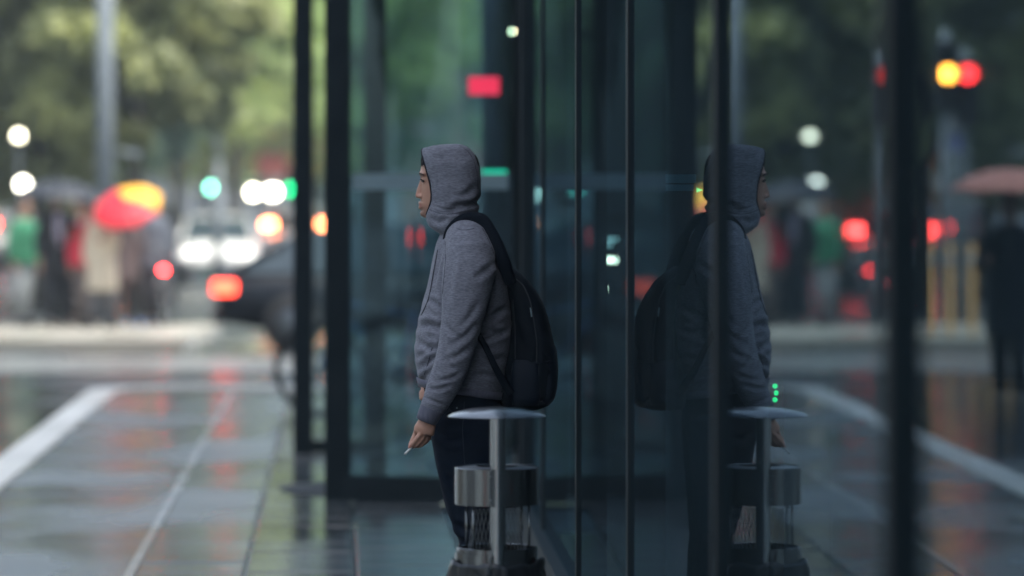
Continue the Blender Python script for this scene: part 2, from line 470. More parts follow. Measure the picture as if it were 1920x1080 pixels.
# building above and behind the glass
off = empty('office_building', (FA,0,0), FPHI, 'dark office block rising above the glass wall', 'building')
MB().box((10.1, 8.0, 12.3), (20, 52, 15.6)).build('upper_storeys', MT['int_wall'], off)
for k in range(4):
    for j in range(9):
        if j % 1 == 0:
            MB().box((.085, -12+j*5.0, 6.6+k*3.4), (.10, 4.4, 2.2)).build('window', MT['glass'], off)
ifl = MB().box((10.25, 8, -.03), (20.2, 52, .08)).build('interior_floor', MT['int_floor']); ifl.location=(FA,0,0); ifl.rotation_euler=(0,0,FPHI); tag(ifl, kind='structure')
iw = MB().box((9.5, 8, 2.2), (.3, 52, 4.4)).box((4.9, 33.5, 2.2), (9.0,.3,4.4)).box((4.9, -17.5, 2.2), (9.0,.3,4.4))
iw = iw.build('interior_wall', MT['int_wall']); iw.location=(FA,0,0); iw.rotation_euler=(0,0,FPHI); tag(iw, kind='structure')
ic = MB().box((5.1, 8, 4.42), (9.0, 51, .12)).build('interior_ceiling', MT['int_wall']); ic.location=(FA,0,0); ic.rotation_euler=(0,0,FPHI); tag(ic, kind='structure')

# ------------------------------------------------------------------ entrance drum (convex glass bay)
DC = Vector((.30, 24.0)); DR = 4.0
drum = empty('entrance_drum', (DC.x, DC.y, 0), 0, 'curved glass entrance bay with thick dark post behind the hooded man', 'entrance')
aL = math.acos((-.915-DC.x)/DR)           # angle of the left end, measured in the lower half plane
def dpt(ang, r=DR): return (r*math.cos(ang), -r*math.sin(ang))
a_left, a_right = aL, PI/2+.06
def arc_panel(name, a0, a1, z0, z1, th, mat, r=DR, n=10, smooth=True):
    v = []; f = []
    for i in range(n+1):
        a = a0+(a1-a0)*i/n
        for rr_ in (r, r-th):
            x, y = dpt(a, rr_); v.append((x,y,z0)); v.append((x,y,z1))
    for i in range(n):
        k = i*4
        f += [(k,k+4,k+5,k+1), (k+2,k+3,k+7,k+6), (k+1,k+5,k+7,k+3), (k,k+2,k+6,k+4)]
    f += [(0,1,3,2), (n*4,n*4+2,n*4+3,n*4+1)]
    m = MB().add(v, f); me = m.me(name); 
    # orient outward
    bm = bmesh.new(); bm.from_mesh(me); bmesh.ops.recalc_face_normals(bm, faces=bm.faces); bm.to_mesh(me); bm.free()
    if smooth:
        me.polygons.foreach_set('use_smooth', [True]*len(me.polygons))
        try: me.set_sharp_from_angle(angle=R(40))
        except Exception: pass
    me.materials.append(mat)
    return mesh_obj(name, me, None, drum)
aR = math.acos((.02-DC.x)/DR)
am = math.acos((-.42-DC.x)/DR)
arc_panel('glass_pane', aL-.006, aR+.003, .13, 3.9, .012, MT['glass_d'], n=20)
arc_panel('base_rail', aL, aR, 0, .13, .09, MT['mullion'], r=DR+.03)
arc_panel('head_rail', aL, aR, 3.9, 4.15, .12, MT['mullion'], r=DR+.04)
arc_panel('frosted_band', aL-.02, aR+.01, 1.632, 1.716, .002, MT['frost2'], r=DR+.004)
x, y = dpt(aL); MB().bbox((x-.003, y+.04, 2.05), (.128,.15,4.1), .004).build('post', MT['mullion'], drum)
x, y = dpt(aR); MB().bbox((x+.03, y+.02, 2.05), (.05,.08,4.1), .004).build('post', MT['mullion'], drum)
# canopy over the bay
cv = [(DC.x+DR*math.cos(a)*1.03-DC.x, -DR*math.sin(a)*1.03) for a in [aL+(aR-aL)*i/10 for i in range(11)]]
# inner posts and column of the bay
o = MB().bbox((0,0,2.05), (.10,.10,4.1), .004).build('inner_post', MT['mullion'], drum); o.location = (-.78-DC.x, 22.2-DC.y, 0)
o = MB().lathe([(.0,0),(.115,0),(.115,4.1),(0,4.1)], 20).build('inner_column', MT['int_wall'], drum, True); o.location = (-.075-DC.x, 24.3-DC.y, 0)
o = MB().bbox((0,0,0), (.175,.05,.10), .006).build('red_lamp', emis('red_sign_glow', (1,.02,.05), 2.4), drum); o.location = (-.16-DC.x, 22.0-DC.y, 2.235)
o = MB().ball((0,0,0), .013).build('small_lamp', emis('warm_lamp_glow', (1,.85,.5), 9), drum, True); o.location = (0-DC.x, 22.3-DC.y, 2.56)
o = MB().bbox((0,0,0), (.14,.03,.022), .004).build('green_lamp', emis('green_sign_glow', (0,.8,.4), 1.6), drum); o.location = (-.10-DC.x, 21.6-DC.y, 1.735)

# outer framed glass screen further back
scr = empty('glass_screen', (-1.20, 24.0, 0), 0, 'slim framed glass screen standing just left of the thick entrance post', 'glass screen')
MB().bbox((-.105, 0, 2.1), (.118,.12,4.2), .004).build('post', MT['mullion'], scr)
MB().box((.115, 0, .045), (.322,.07,.075)).build('bottom_rail', MT['mullion'], scr)
MB().bbox((.335, 0, 2.1), (.11,.12,4.2), .004).build('post', MT['mullion'], scr)
MB().box((.117, 0, 2.14), (.322,.012,4.1)).build('glass_pane', glass_mat('screen_glass', (.66,.76,.74), (.8,.95,1), .06,.4,.5), scr)
# round mat
m = MB().lathe([(0,.010),(.52,.010),(.55,.004),(.55,0),(0,0)], 40)
o = m.build('door_mat', M('wet_rubber_mat', (.012,.016,.02), .7), None, False); o.location = (-.72, 20.95, .003); tag(o, 'round dark rubber mat at the foot of the entrance post', 'mat')
o.scale = (1,1,1)

# ------------------------------------------------------------------ things inside the glass
inner = empty('inner_glass_partition', (.70, 12.4, .03), 0, 'inner glass partition with two pale frosted strips at eye height', 'partition')
MB().box((0,0,1.6), (.66,.012,3.2)).build('glass_pane', glass_mat('inner_glass', (.86,.92,.92), (.8,.95,1), .04,.3,.5), inner)
fr = MT['frost']
def strip(x0, x1, y0, y1):
    X0, X1 = (x0-960)/580.6-.70, (x1-960)/580.6-.70; Z0, Z1 = CAM_H-(y1-385)/580.6-.03, CAM_H-(y0-385)/580.6-.03
    MB().box(((X0+X1)/2, -.010, (Z0+Z1)/2), (X1-X0, .003, Z1-Z0)).build('frosted_strip', fr, inner)
strip(1195,1305,327,343); strip(1195,1222,346,358); strip(1225,1300,346,358)

gate = empty('access_gate', (.855, 12.5, .01), 0, 'slim dark access gate post with three green indicator lights behind the glass', 'access gate')
MB().bbox((0,0,.48), (.05,.14,.96), .006).build('pillar', MT['blackp'], gate)
for k in range(3):
    MB().ball((-.004+(.004 if k == 1 else 0), -.074, .955-.022*k), .0085).build('indicator', emis('green_led', (0,.9,.22), 1.6), gate, True)
ex = empty('exit_sign', (.615, 12.6, 1.60), 0, 'tiny green lit arrow sign glowing behind the dark glass', 'sign')
MB().bbox((0,0,0), (.034,.012,.02), .002).build('housing', MT['blackp'], ex)
MB().add([(-.010,-.0075,-.008),(.012,-.0075,0),(-.010,-.0075,.008),(-.010,-.0065,-.008),(.012,-.0065,0),(-.010,-.0065,.008)], [(0,1,2),(5,4,3),(0,3,4,1),(1,4,5,2),(2,5,3,0)]).build('arrow', emis('green_arrow', (0,.9,.28), 1.8), ex)
kio = empty('display_kiosk', (.50, 20.5, .01), 0, 'dark kiosk with glowing pale strips seen deep behind the glass', 'kiosk')
MB().bbox((0,0,.75), (.42,.3,1.5), .01).build('cabinet', MT['blackp'], kio)
for (x_, z_, l_) in ((.012,1.25,.085),(-.055,1.10,.10)):
    MB().box((x_,-.155,z_), (l_,.01,.022)).build('lit_strip', emis('pale_strip_glow', (1,.95,.65), 7), kio)
for (x_, z_, c_) in ((-.09,1.38,(.6,.9,.85)),(.03,1.36,(.6,.9,.85)),(.0,1.33,(.6,.9,.85))):
    MB().box((x_,-.155,z_), (.06,.01,.015)).build('lit_strip', emis('dim_strip_glow', c_, .9), kio)
led = empty('status_lamp', (.205, 19.2, .01), 0, 'small green status lamp on a post behind the narrow glass pane', 'lamp')
MB().box((0,0,.8), (.03,.03,1.6)).build('post', MT['blackp'], led)
MB().ball((0,0,1.615), .018).build('bulb', emis('green_lamp2', (0,.9,.5), 4), led, True)

# ------------------------------------------------------------------ the hooded man
MY = 12.86; MX = -.107
K = 560.0
man = empty('person', (MX, MY, 0), 0, 'man in grey hooded sweatshirt and black trousers standing sideways by the glass holding a cigarette', 'person')
def L(px, py, y=0.0): return ((px-900)/K, y, CAM_H-(py-385)/K)
def rings(levels, n=48, p=2.4, cy=0.0):
    out = []
    for lv in levels:
        py, fx, bx, hw = lv[:4]; pp = lv[4] if len(lv) > 4 else p; tilt = lv[5] if len(lv) > 5 else 0
        x0, _, z = L(fx, py); x1, _, _ = L(bx, py)
        cx = (x0+x1)/2; rx = (x1-x0)/2
        out.append(ell(cx, cy, z, rx, hw, n, pp, (lambda x, y, c=cx, r=rx, t=tilt: (x-c)/r*t) if tilt else None))
    return out

# --- body: one continuous figure (head, neck, trunk, limbs, hands)
bm_ = MB()
# head
bm_.loft(rings([(281,822,862,.03),(285,806,876,.050),(293,797,886,.064),(303,792,891,.071),(314,789,893,.0745),(322,788,893,.0755),
    (330,790.5,893,.0755),(337,791,892,.0755),(345,790.5,891,.074),(354,790,889,.072),(363,790,886,.069),(371,790,882,.065),(378,789.5,877,.061),(385,789.5,872,.057),
    (392,791,868,.051),(399,790.5,862,.044),(405,792,852,.036),(410,799,846,.026)], 36, 2.15))
# brow ridge, nose, lips, chin
bm_.tube([L(795,327,-.050),L(790.5,325.5,-.026),L(790,326,0),L(790.5,325.5,.026),L(795,327,.050)], [.006,.0085,.008,.0085,.006], 10)
bm_.tube([L(792,330),L(790.8,338),L(788.4,348),L(785.6,358),L(784.6,365.5)], [.0055,.0065,.0075,.0092,.0098], 12)
bm_.ball(L(784.2,366.5), (.0105,.011,.0095))
for s_ in (-1,1):
    bm_.ball(L(788.5,368.5,s_*.012), (.010,.0085,.0075))
    bm_.ball(L(797.8,337.5,s_*.031), (.0135,.0150,.0110))         # eyelid
    bm_.ball(L(843,345,s_*.078), (.017,.010,.031))                # ear
bm_.tube([L(793,382,-.026),L(788.2,381,-.012),L(787.2,380,0),L(788.2,381,.012),L(793,382,.026)], [.003,.0055,.006,.0055,.003], 10)
bm_.tube([L(793,387,-.024),L(788.8,388.5,-.011),L(787.8,389,0),L(788.8,388.5,.011),L(793,387,.024)], [.003,.006,.0065,.006,.003], 10)
bm_.ball(L(795.5,400), (.015,.022,.013))
# neck, trunk
bm_.tube([L(845,372),L(850,405),L(862,440),L(868,460)], [(.058,.055),(.058,.056),(.068,.066),(.08,.08)], 20)
bm_.loft(rings([(432,845,890,.07),(445,832,905,.13),(462,828,917,.165),(500,826,926,.165),(560,815,935,.155),(620,800,938,.15),(680,802,932,.150),(730,815,930,.145),(780,825,925,.145),(800,840,900,.1)], 32))
def arm(sgn, pts, rs): bm_.tube([L(px,py,sgn*y) for px,py,y in pts], rs, 14)
arm(-1, [(874,455,.12),(880,490,.19),(874,560,.225),(864,625,.235),(846,680,.235),(822,735,.235),(806,775,.235)], [.05,.052,.048,.042,.040,.034,(.027,.022)])
arm(1, [(874,455,.12),(878,490,.19),(870,560,.215),(860,625,.215),(838,665,.20),(812,712,.175),(797,738,.16)], [.05,.052,.048,.042,.038,.032,(.027,.022)])
for sgn, fx in ((-1, 0), (1, -6)):
    bm_.tube([L(872+fx,770,sgn*.085),L(875+fx,850,sgn*.095),L(885+fx,960,sgn*.10),L(893+fx,1000,sgn*.10),L(900+fx,1080,sgn*.10),L(900+fx,1205,sgn*.10),L(900+fx,1235,sgn*.10)], [.085,.080,.060,.052,.055,.037,.036], 16)
    bm_.tube([L(912+fx,1233,sgn*.10),L(890+fx,1236,sgn*.105),L(862+fx,1243,sgn*.115),L(842+fx,1247,sgn*.12)], [(.03,.03),(.036,.03),(.042,.02),(.03,.012)], 12)
# left hand (near the camera), lightly closed round a cigarette
hy = -.235
def H(px, py, y=0): return L(px, py, hy+y)
bm_.tube([H(806,772),H(803,786,-.002),H(799,797,-.003),H(797,806,-.003)], [(.022,.025),(.021,.031),(.022,.036),(.018,.035)], 16)
def finger(ps, r0, r1, n=10):
    k = len(ps); bm_.tube([H(*q) for q in ps], [r0+(r1-r0)*i/(k-1) for i in range(k)], n)
    bm_.ball(H(*ps[-1]), r1)
finger([(794,803,-.010),(787,811,-.020),(779,821,-.022),(771.5,830,-.016)], .0098,.0066)      # index
finger([(798,806,-.003),(792.5,817,-.013),(784.5,825,-.016),(778,829.5,-.010)], .0100,.0068)   # middle
finger([(803,807,.010),(800.5,819,.004),(793.5,826.5,-.004),(786,829,-.004)], .0096,.0066)      # ring
finger([(808,804,.022),(807,815,.018),(801,822,.010),(794,825.5,.006)], .0088,.0060)            # little
finger([(793,789,.012),(784.5,800,.014),(779,813,.006),(773,824.5,-.006)], .0115,.0074)          # thumb
# right hand, slipping into the front pocket
bm_.tube([L(804,734,.16),L(799.5,743,.152),L(799,755,.145)], [(.018,.024),(.016,.030),(.014,.028)], 14)
for k, (dy, ln) in enumerate(((-.026,17),(-.009,20),(.009,19),(.025,15))):
    bm_.tube([L(800,753,.145+dy),L(804,753+ln*.55,.14+dy),L(810,753+ln,.135+dy)], [.0092,.0085,.0068], 8)
bm_.tube([L(801,740,.13),L(797,747,.118),L(799,757,.112)], [.010,.0090,.0075], 8)
body_me = voxel(bm_, .0032, 6, .5)
body = mesh_obj('body', body_me, SKIN, man)
# skin colouring that belongs to the face: lips, brow shade of stubble, redder nose and fingertips
def mixc(prev, mask, col, amt):
    mm = _t.nodes.new('ShaderNodeMath'); mm.operation = 'MULTIPLY'; mm.inputs[1].default_value = amt; _t.links.new(mask, mm.inputs[0])
    x = _t.nodes.new('ShaderNodeMix'); x.data_type = 'RGBA'; x.inputs['B'].default_value = (*col, 1)
    _t.links.new(mm.outputs[0], x.inputs['Factor']); _t.links.new(prev, x.inputs['A']); return x.outputs['Result']
p_ = _prev
p_ = mixc(p_, _blob(L(790,385), (.014,.03,.012)), (.36,.10,.09), .85)
p_ = mixc(p_, _blob(L(783,366), (.018,.02,.016), .9), (.50,.20,.15), .6)
p_ = mixc(p_, _blob(L(794,377,0), (.02,.035,.006)), (.16,.10,.08), .5)
p_ = mixc(p_, _blob(L(797,398,0), (.034,.055,.032), .6), (.17,.11,.085), .6)
p_ = mixc(p_, _blob(L(772,829,hy-.012), (.014,.02,.014), .7), (.50,.13,.12), .5)
_t.links.new(p_, _b.inputs['Base Color'])
# eyes, eyebrows, hair
for s_ in (-1,1):
    m = MB().ball(L(795.0,339.2,s_*.033), (.0100,.0120,.0058)); m.build('eye', M('eye', (.03,.022,.018), .15), man, True)
    MB().tube([L(787.8,327.5,s_*.016),L(787.2,325.5,s_*.030),L(790.5,326,s_*.046),L(796,329,s_*.058)], [.0018,.0026,.0024,.0012], 8).build('eyebrow', MT['hair'], man, True)
    MB().tube([L(789.5,338,s_*.018),L(789.3,336.3,s_*.031),L(793,338,s_*.045)], [.0016,.0024,.0014], 8).build('eyelash', MT['hair'], man, True)
hm = MB().loft(rings([(277,812,868,.035),(283,799,883,.058),(292,791,893,.072),(300,788.5,897,.079),(308,790,899,.081),(314,797,900,.081),(330,830,901,.081),(350,845,900,.08),(380,850,890,.07)], 40, 2.15))
for k in range(30):
    y_ = (k-14.5)*.0042
    hm.tube([L(800,296,y_), L(790.0+abs(y_)*60,303,y_*1.0), L(788.8+abs(y_)*90,311+random.uniform(-3,3)*1.0,y_+random.uniform(-.003,.003))], [.0022,.0014,.0005], 5)
hm.build('hair', MT['hair'], man, True)

# --- hoodie: torso and sleeves
hb = MB()
hb.loft(rings([(420,846,893,.075,2.1),(430,834,903,.10),(441,824,915,.135),(454,819,925,.165),(475,814.5,936,.185),(505,808,946,.188),(545,798,955,.185),(590,786.5,959.5,.180),(625,780,959.5,.180),
    (655,778,957,.182),(685,779.5,951,.182,2.4,-.006),(706,783,946,.180,2.4,-.014),(722,787,942,.176,2.4,-.022),(727,789,941,.174,2.4,-.024)], 64))
def sleeve(sgn, pts, rs): hb.tube([L(px,py,sgn*y) for px,py,y in pts], rs, 28)
sleeve(-1, [(868,437,.085),(877,452,.135),(882,476,.175),(882,505,.200),(877,535,.217),(873,565,.228),(868,595,.236),(862,625,.240),(856,655,.241),(847,685,.241),(836,712,.240),(826,733,.239),(819,748,.238),(812,762,.237)],
    [.060,.074,.083,.087,.082,.0765,.070,.0635,.0595,.057,.053,.048,.0445,.041])
sleeve(1, [(868,437,.085),(877,452,.135),(880,480,.180),(877,520,.205),(870,570,.215),(862,625,.218),(842,660,.205),(824,693,.19),(814,712,.172),(808,724,.165)],
    [.060,.074,.084,.082,.074,.064,.058,.052,.046,.042])
hood_me = voxel(hb, .0048, 5, .5)
def seg_dist(x, z, poly):
    best = np.full(x.shape, 9.0); tt = np.zeros(x.shape); tot = len(poly)-1
    for i in range(tot):
        ax, az = poly[i]; bx, bz = poly[i+1]; dx, dz = bx-ax, bz-az; L2 = dx*dx+dz*dz
        t = np.clip(((x-ax)*dx+(z-az)*dz)/L2, 0, 1); d = np.hypot(x-ax-t*dx, z-az-t*dz)
        m = d < best; best = np.where(m, d, best); tt = np.where(m, (i+t)/tot, tt)
    return best, tt
def creases(me, lst, wob=.0025, wsc=9.0):
    co = get_co(me); no = get_no(me); d = np.zeros(len(co))
    for poly, depth, width, ylo, yhi in lst:
        P = [(L(a, b)[0], L(a, b)[2]) for a, b in poly]
        dist, t = seg_dist(co[:,0], co[:,2], P)
        fade = np.sin(np.clip(t, .02, .98)*PI)**.6
        mask = (co[:,1] > ylo) & (co[:,1] < yhi)
        w_ = width/K
        d += np.where(mask, fade*depth*(-np.exp(-(dist/w_)**2)+.55*np.exp(-((dist-1.9*w_)/(1.1*w_))**2)), 0)
    nz = np.array([noise.noise(Vector(c)*wsc) + .45*noise.noise(Vector((c[0]*wsc*2.2, c[1]*wsc*2.2, c[2]*wsc*4))) for c in co])
    d += nz*wob
    set_co(me, co+no*d[:,None])
near = (-.5, .0)
SL = (-.5, -.19); TS = (-.205, .02)
creases(hood_me, [
    ([(788,612),(805,606),(824,612),(840,606)], .013, 6, *TS),
    ([(783,636),(800,648),(822,650),(838,640)], .009, 6, *TS),
    ([(792,690),(806,672),(820,664),(836,640)], .012, 6, *TS),
    ([(784,668),(800,660),(815,650)], .007, 5, *TS),
    ([(790,718),(800,700),(812,690)], .008, 5, *TS),
    ([(803,560),(818,566),(832,584)], .007, 5, *TS),
    ([(832,455),(822,500),(812,545)], .005, 4, *TS),
    ([(843,470),(838,510),(835,560),(832,600)], .008, 5, *TS),
    ([(925,520),(915,560),(905,592),(898,620)], .010, 6, *TS),
    ([(905,595),(925,590),(950,575)], .010, 6, *TS),
    ([(900,622),(922,618),(945,624)], .009, 5, *TS),
    ([(893,640),(915,632),(940,622),(952,615)], .008, 5, *TS),
    ([(880,700),(905,697),(935,704)], .008, 5, *TS),
    ([(905,665),(925,672),(948,668)], .006, 6, *TS),
    ([(890,520),(912,505),(930,490)], .006, 6, *SL),
    ([(850,480),(845,520),(842,560)], .0045, 6, *SL),
    ([(900,560),(885,585),(868,610)], .0045, 6, *SL),
    ([(895,600),(878,622),(850,640)], .006, 5, *SL),
    ([(835,600),(850,618),(872,632)], .005, 5, *SL),
    ([(885,645),(862,660),(838,668)], .0055, 5, *SL),
    ([(830,660),(845,680),(866,690)], .005, 5, *SL),
    ([(870,690),(848,702),(820,708)], .0055, 4, *SL),
    ([(808,722),(826,722),(850,715)], .0065, 4, *SL),
    ([(800,738),(815,744),(838,752)], .006, 3, *SL),
    ([(852,455),(870,447),(895,452)], .004, 5, *SL),
])
hoodie = mesh_obj('hoodie', hood_me, MT['hood'], man)
# ribbed hem and cuffs
hem = MB().loft([ell(*q) for q in [( (L(785+i*1.6,720)[0]+L(943-i*.8,720)[0])/2, 0, L(0,721+i*7.0)[2], (L(943-i*.8,0)[0]-L(785+i*1.6,0)[0])/2+.002, .176-.003*i, 64, 2.4) for i in range(3)]], cap=False)
v2 = []
for i, p in enumerate(hem.v):
    cxm = L(865,0)[0]; v2.append((p[0], p[1], p[2]-(.024*(-(p[0]-cxm))/.14)*-1 if False else p[2]+(p[0]-cxm)/.14*(-.024)*-1*-1))
hem.v = v2
o = hem.build('hem_band', MT['rib'], hoodie, True)
sd_ = o.modifiers.new('thick', 'SOLIDIFY'); sd_.thickness = .006
cuff = MB().tube([L(818,750,-.238),L(811,763,-.237),L(805,775,-.236),L(802,783,-.235)], [.0435,.0395,.0365,.0345], 28, cap=False)
o = cuff.build('cuff', MT['rib'], hoodie, True); sd_ = o.modifiers.new('thick', 'SOLIDIFY'); sd_.thickness = .005
cuff = MB().tube([L(812,717,.168),L(807,727,.164),L(803,735,.16)], [.038,.035,.033], 28, cap=False)
o = cuff.build('cuff', MT['rib'], hoodie, True); sd_ = o.modifiers.new('thick', 'SOLIDIFY'); sd_.thickness = .005
# --- hood, open at the front
NH = 120
lv = [(270.5,836,852,.012),(271.5,822,862,.030),(274,806,872,.050),(278,794,880,.066),(283,789,885,.077),(290,788,890,.087),(300,788.8,895,.096),(312,790.5,898,.103),(325,793.5,900,.108),
      (338,797,901,.110),(350,800,901,.111),(362,802.5,899.5,.110),(373,803.5,897,.108),(384,803,895.5,.105),(394,800.5,896,.103),(402,798,898,.102),(408,798,901,.104),(415,800.5,904,.108),(423,806,907,.114),(431,815,909,.121),(438,827,912,.128),(444,838,914,.132)]
def interp(lv, m=110):
    A = np.array(lv); s_ = np.linspace(0, len(lv)-1, m); return [[np.interp(q, range(len(lv)), A[:,k]) for k in range(4)] for q in s_]
LV = interp(lv, 120)
rg = rings(LV, NH, 2.35); hd = MB()
for r_ in rg: hd.v += r_
keep = []
for i in range(len(LV)-1):
    for k in range(NH):
        l = (k+1) % NH
        p = rg[i][k]; q = rg[i+1][l]; my = abs((p[1]+q[1])/2); py = LV[i][0]
        front = (p[0]+q[0])/2 < L((LV[i][1]+LV[i][2])/2, 0)[0]
        # oval opening
        if 279 < py < 405:
            u = (py-342)/63.0; wopen = .071*math.sqrt(max(0, 1-abs(u)**2.6))
            if front and my < wopen: continue
        keep.append((i*NH+k, i*NH+l, (i+1)*NH+l, (i+1)*NH+k))
hd.f = keep+[tuple(range(NH-1,-1,-1))]
hme = hd.me('hood', True)
creases(hme, [
    ([(898,378),(880,384),(862,386),(845,392)], .016, 6, -.5, .5),
    ([(900,395),(880,398),(858,400),(835,396)], .009, 5, -.5, .5),
    ([(812,386),(835,392),(858,393),(880,388)], .003, 2, -.5, .5),
    ([(842,428),(858,412),(880,404)], .009, 5, -.5, .5),
    ([(806,408),(825,416),(848,408)], .006, 5, -.5, .5),
    ([(895,345),(880,362),(858,372)], .005, 6, -.5, .5),
    ([(812,300),(845,292),(880,300)], .003, 7, -.5, .5),
], .0048, 10)
bm = bmesh.new(); bm.from_mesh(hme)
loose = [v for v in bm.verts if not v.link_faces]
bmesh.ops.delete(bm, geom=loose, context='VERTS')
edge_v = [e for e in bm.edges if e.is_boundary]
# order opening boundary loop
adj = {}
for e in edge_v:
    a_, b_ = e.verts; adj.setdefault(a_.index, []).append(b_.index); adj.setdefault(b_.index, []).append(a_.index)
bm.verts.ensure_lookup_table()
start = min((i for i in adj if bm.verts[i].co.z > L(0,410)[2]), key=lambda i: bm.verts[i].co.z)
loop = [start]; prev = None; cur = start
while True:
    nx = [j for j in adj[cur] if j != prev]
    if not nx: break
    prev, cur = cur, nx[0]
    if cur == start or len(loop) > 2000: break
    loop.append(cur)
P = [bm.verts[i].co.copy() for i in loop]
for _ in range(30): P = [(P[i-1]+P[i]*2+P[(i+1) % len(P)])/4 for i in range(len(P))]
for i, q in zip(loop, P): bm.verts[i].co = q
bm.to_mesh(hme); bm.free()
hood = mesh_obj('hood', hme, MT['hood'], hoodie)
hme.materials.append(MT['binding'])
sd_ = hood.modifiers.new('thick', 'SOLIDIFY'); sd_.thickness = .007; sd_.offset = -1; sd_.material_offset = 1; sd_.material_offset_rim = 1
P2 = P[::2]; P2.append(P2[0])
MB().tube([q+Vector((.0012,0,0)) for q in P2], .0042, 8, cap=False).build('hood_binding', MT['binding'], hoodie, True)
# neck seam and drawcord

# --- trousers, shoes
tb = MB()
tb.loft(rings([(700,800,934,.150),(725,798,940,.162),(760,803,942,.168),(800,808,943,.170),(820,812,942,.168),(840,822,934,.15)], 48))
for sgn, fx in ((-1, 0), (1, -5)):
    def q(py, f, b2, hw, cy): 
        x0 = L(f+fx, py)[0]; x1 = L(b2+fx, py)[0]; return ell((x0+x1)/2, sgn*cy, L(0,py)[2], (x1-x0)/2, hw, 36, 2.2)
    tb.loft([q(780,806,943,.088,.086), q(820,811,943,.088,.088), q(870,820,938,.084,.092), q(920,830,933,.078,.095), q(960,841,930,.073,.098), q(985,851,928,.070,.10), q(1010,862,927,.067,.10), q(1040,866,930,.066,.10),
             q(1100,868,932,.063,.10), q(1160,870,931,.059,.10), q(1210,871,930,.057,.10), q(1232,870,931,.058,.10)])
tme = voxel(tb, .006, 4)
creases(tme, [([(815,800),(840,820),(870,815)], .008, 7, *near), ([(835,880),(860,900),(890,890)], .006, 7, *near), ([(850,975),(875,985),(905,975)], .009, 6, *near), ([(858,1005),(885,1012),(912,1000)], .008, 5, *near),
              ([(868,1200),(890,1208),(915,1200)], .008, 5, *near)], .003, 8)
tr = mesh_obj('trousers', tme, MT['jeans'], man)
MB().loft(rings([(728,795,940.5,.1675),(741,796,941.5,.1705)], 48, 2.4), cap=False).build('belt', MT['strapm'], tr, True)
for sgn, fx in ((-1, 0), (1, -6)):
    sb = MB(); sb.loft([ell(L(890+fx,0)[0]-.012, sgn*.107, z, rx, ry, 28, 2.5) for z, rx, ry in ((.0,.138,.046),(.022,.142,.050),(.030,.136,.048),(.055,.118,.045))])
    sb.loft([ell(L(908+fx,0)[0]-.005, sgn*.104, z, rx, ry, 24, 2.2) for z, rx, ry in ((.03,.085,.044),(.08,.062,.043),(.105,.055,.043))])
    o = mesh_obj('shoe', voxel(sb, .006, 3), MT['shoe'], man)

from mathutils.bvhtree import BVHTree
def seam(name, mobj, poly, r, mat, parent, lift=.3, step=4.0):
    me = mobj.data; bv = BVHTree.FromPolygons([v.co for v in me.vertices], [tuple(p.vertices) for p in me.polygons])
    P_ = []
    for (ax_, ay_), (bx_, by_) in zip(poly[:-1], poly[1:]):
        n_ = max(1, int(math.hypot(bx_-ax_, by_-ay_)/step))
        P_ += [(ax_+(bx_-ax_)*k/n_, ay_+(by_-ay_)*k/n_) for k in range(n_)]
    P_.append(poly[-1]); out = []
    for a_, b_ in P_:
        x_, _, z_ = L(a_, b_)
        h, no_, _, _ = bv.ray_cast(Vector((x_, -1, z_)), Vector((0,1,0)))
        if h is not None: out.append(h+no_*r*lift)
    for _ in range(3): out = [out[0]]+[(out[i-1]+out[i]*2+out[i+1])/4 for i in range(1, len(out)-1)]+[out[-1]]
    if len(out) > 2: MB().tube(out, r, 6).build(name, mat, parent, True)
SEAM = M('seam_thread', (.050,.050,.064), .9, spec=.1)
seam('seam', hood, [(806,393),(822,399),(840,402),(858,400),(876,392),(893,384)], .0013, SEAM, hoodie)
seam('seam', hood, [(862,273),(880,286),(890,305),(895,330),(896,355)], .0012, SEAM, hoodie)
seam('seam', hoodie, [(905,428),(918,452),(928,480),(932,505),(926,530)], .0013, SEAM, hoodie)
seam('seam', hoodie, [(836,452),(838,480),(835,520),(832,548)], .0012, SEAM, hoodie)
seam('seam', hoodie, [(858,428),(868,432),(890,428)], .0012, SEAM, hoodie)
seam('pocket_edge', hoodie, [(812,648),(806,672),(797,700)], .0015, SEAM, hoodie)
seam('zip', hoodie, [(822,468),(817,495),(811,530),(806,556),(800,572),(791,590)], .0020, MT['binding'], hoodie)
DS = M('denim_seam', (.010,.017,.030), .8)
seam('seam', tr, [(872,748),(868,800),(872,860),(880,920),(886,980),(890,1040),(892,1120),(893,1225)], .0013, DS, tr)
seam('pocket_edge', tr, [(838,750),(846,766),(860,778),(872,782)], .0014, DS, tr)
for (ra, rb2) in ((858,760),(840,753)):
    seam('rivet', tr, [(ra-1,rb2),(ra,rb2),(ra+1,rb2)], .0030, MT['zip'], tr, step=1)

# --- cigarette
cg = empty('cigarette', (MX+L(777,828.2)[0], MY+hy-.016, L(0,828.2)[2]), 0, 'white cigarette pinched between the man\'s fingertips', 'cigarette')
d_ = Vector((-14/K*.98, -.004, -14.2/K*.98))
MB().tube([(0,0,0), tuple(d_*.98)], .0041, 10).build('paper', MT['cig'], cg, True)
MB().tube([tuple(-d_*.6), (0,0,0)], .0042, 10).build('filter', MT['filter'], cg, True)
MB().tube([tuple(d_*.981), tuple(d_*1.09)], [.0040,.003], 10).build('ash_tip', M('cigarette_ash', (.3,.29,.28), .9), cg, True)

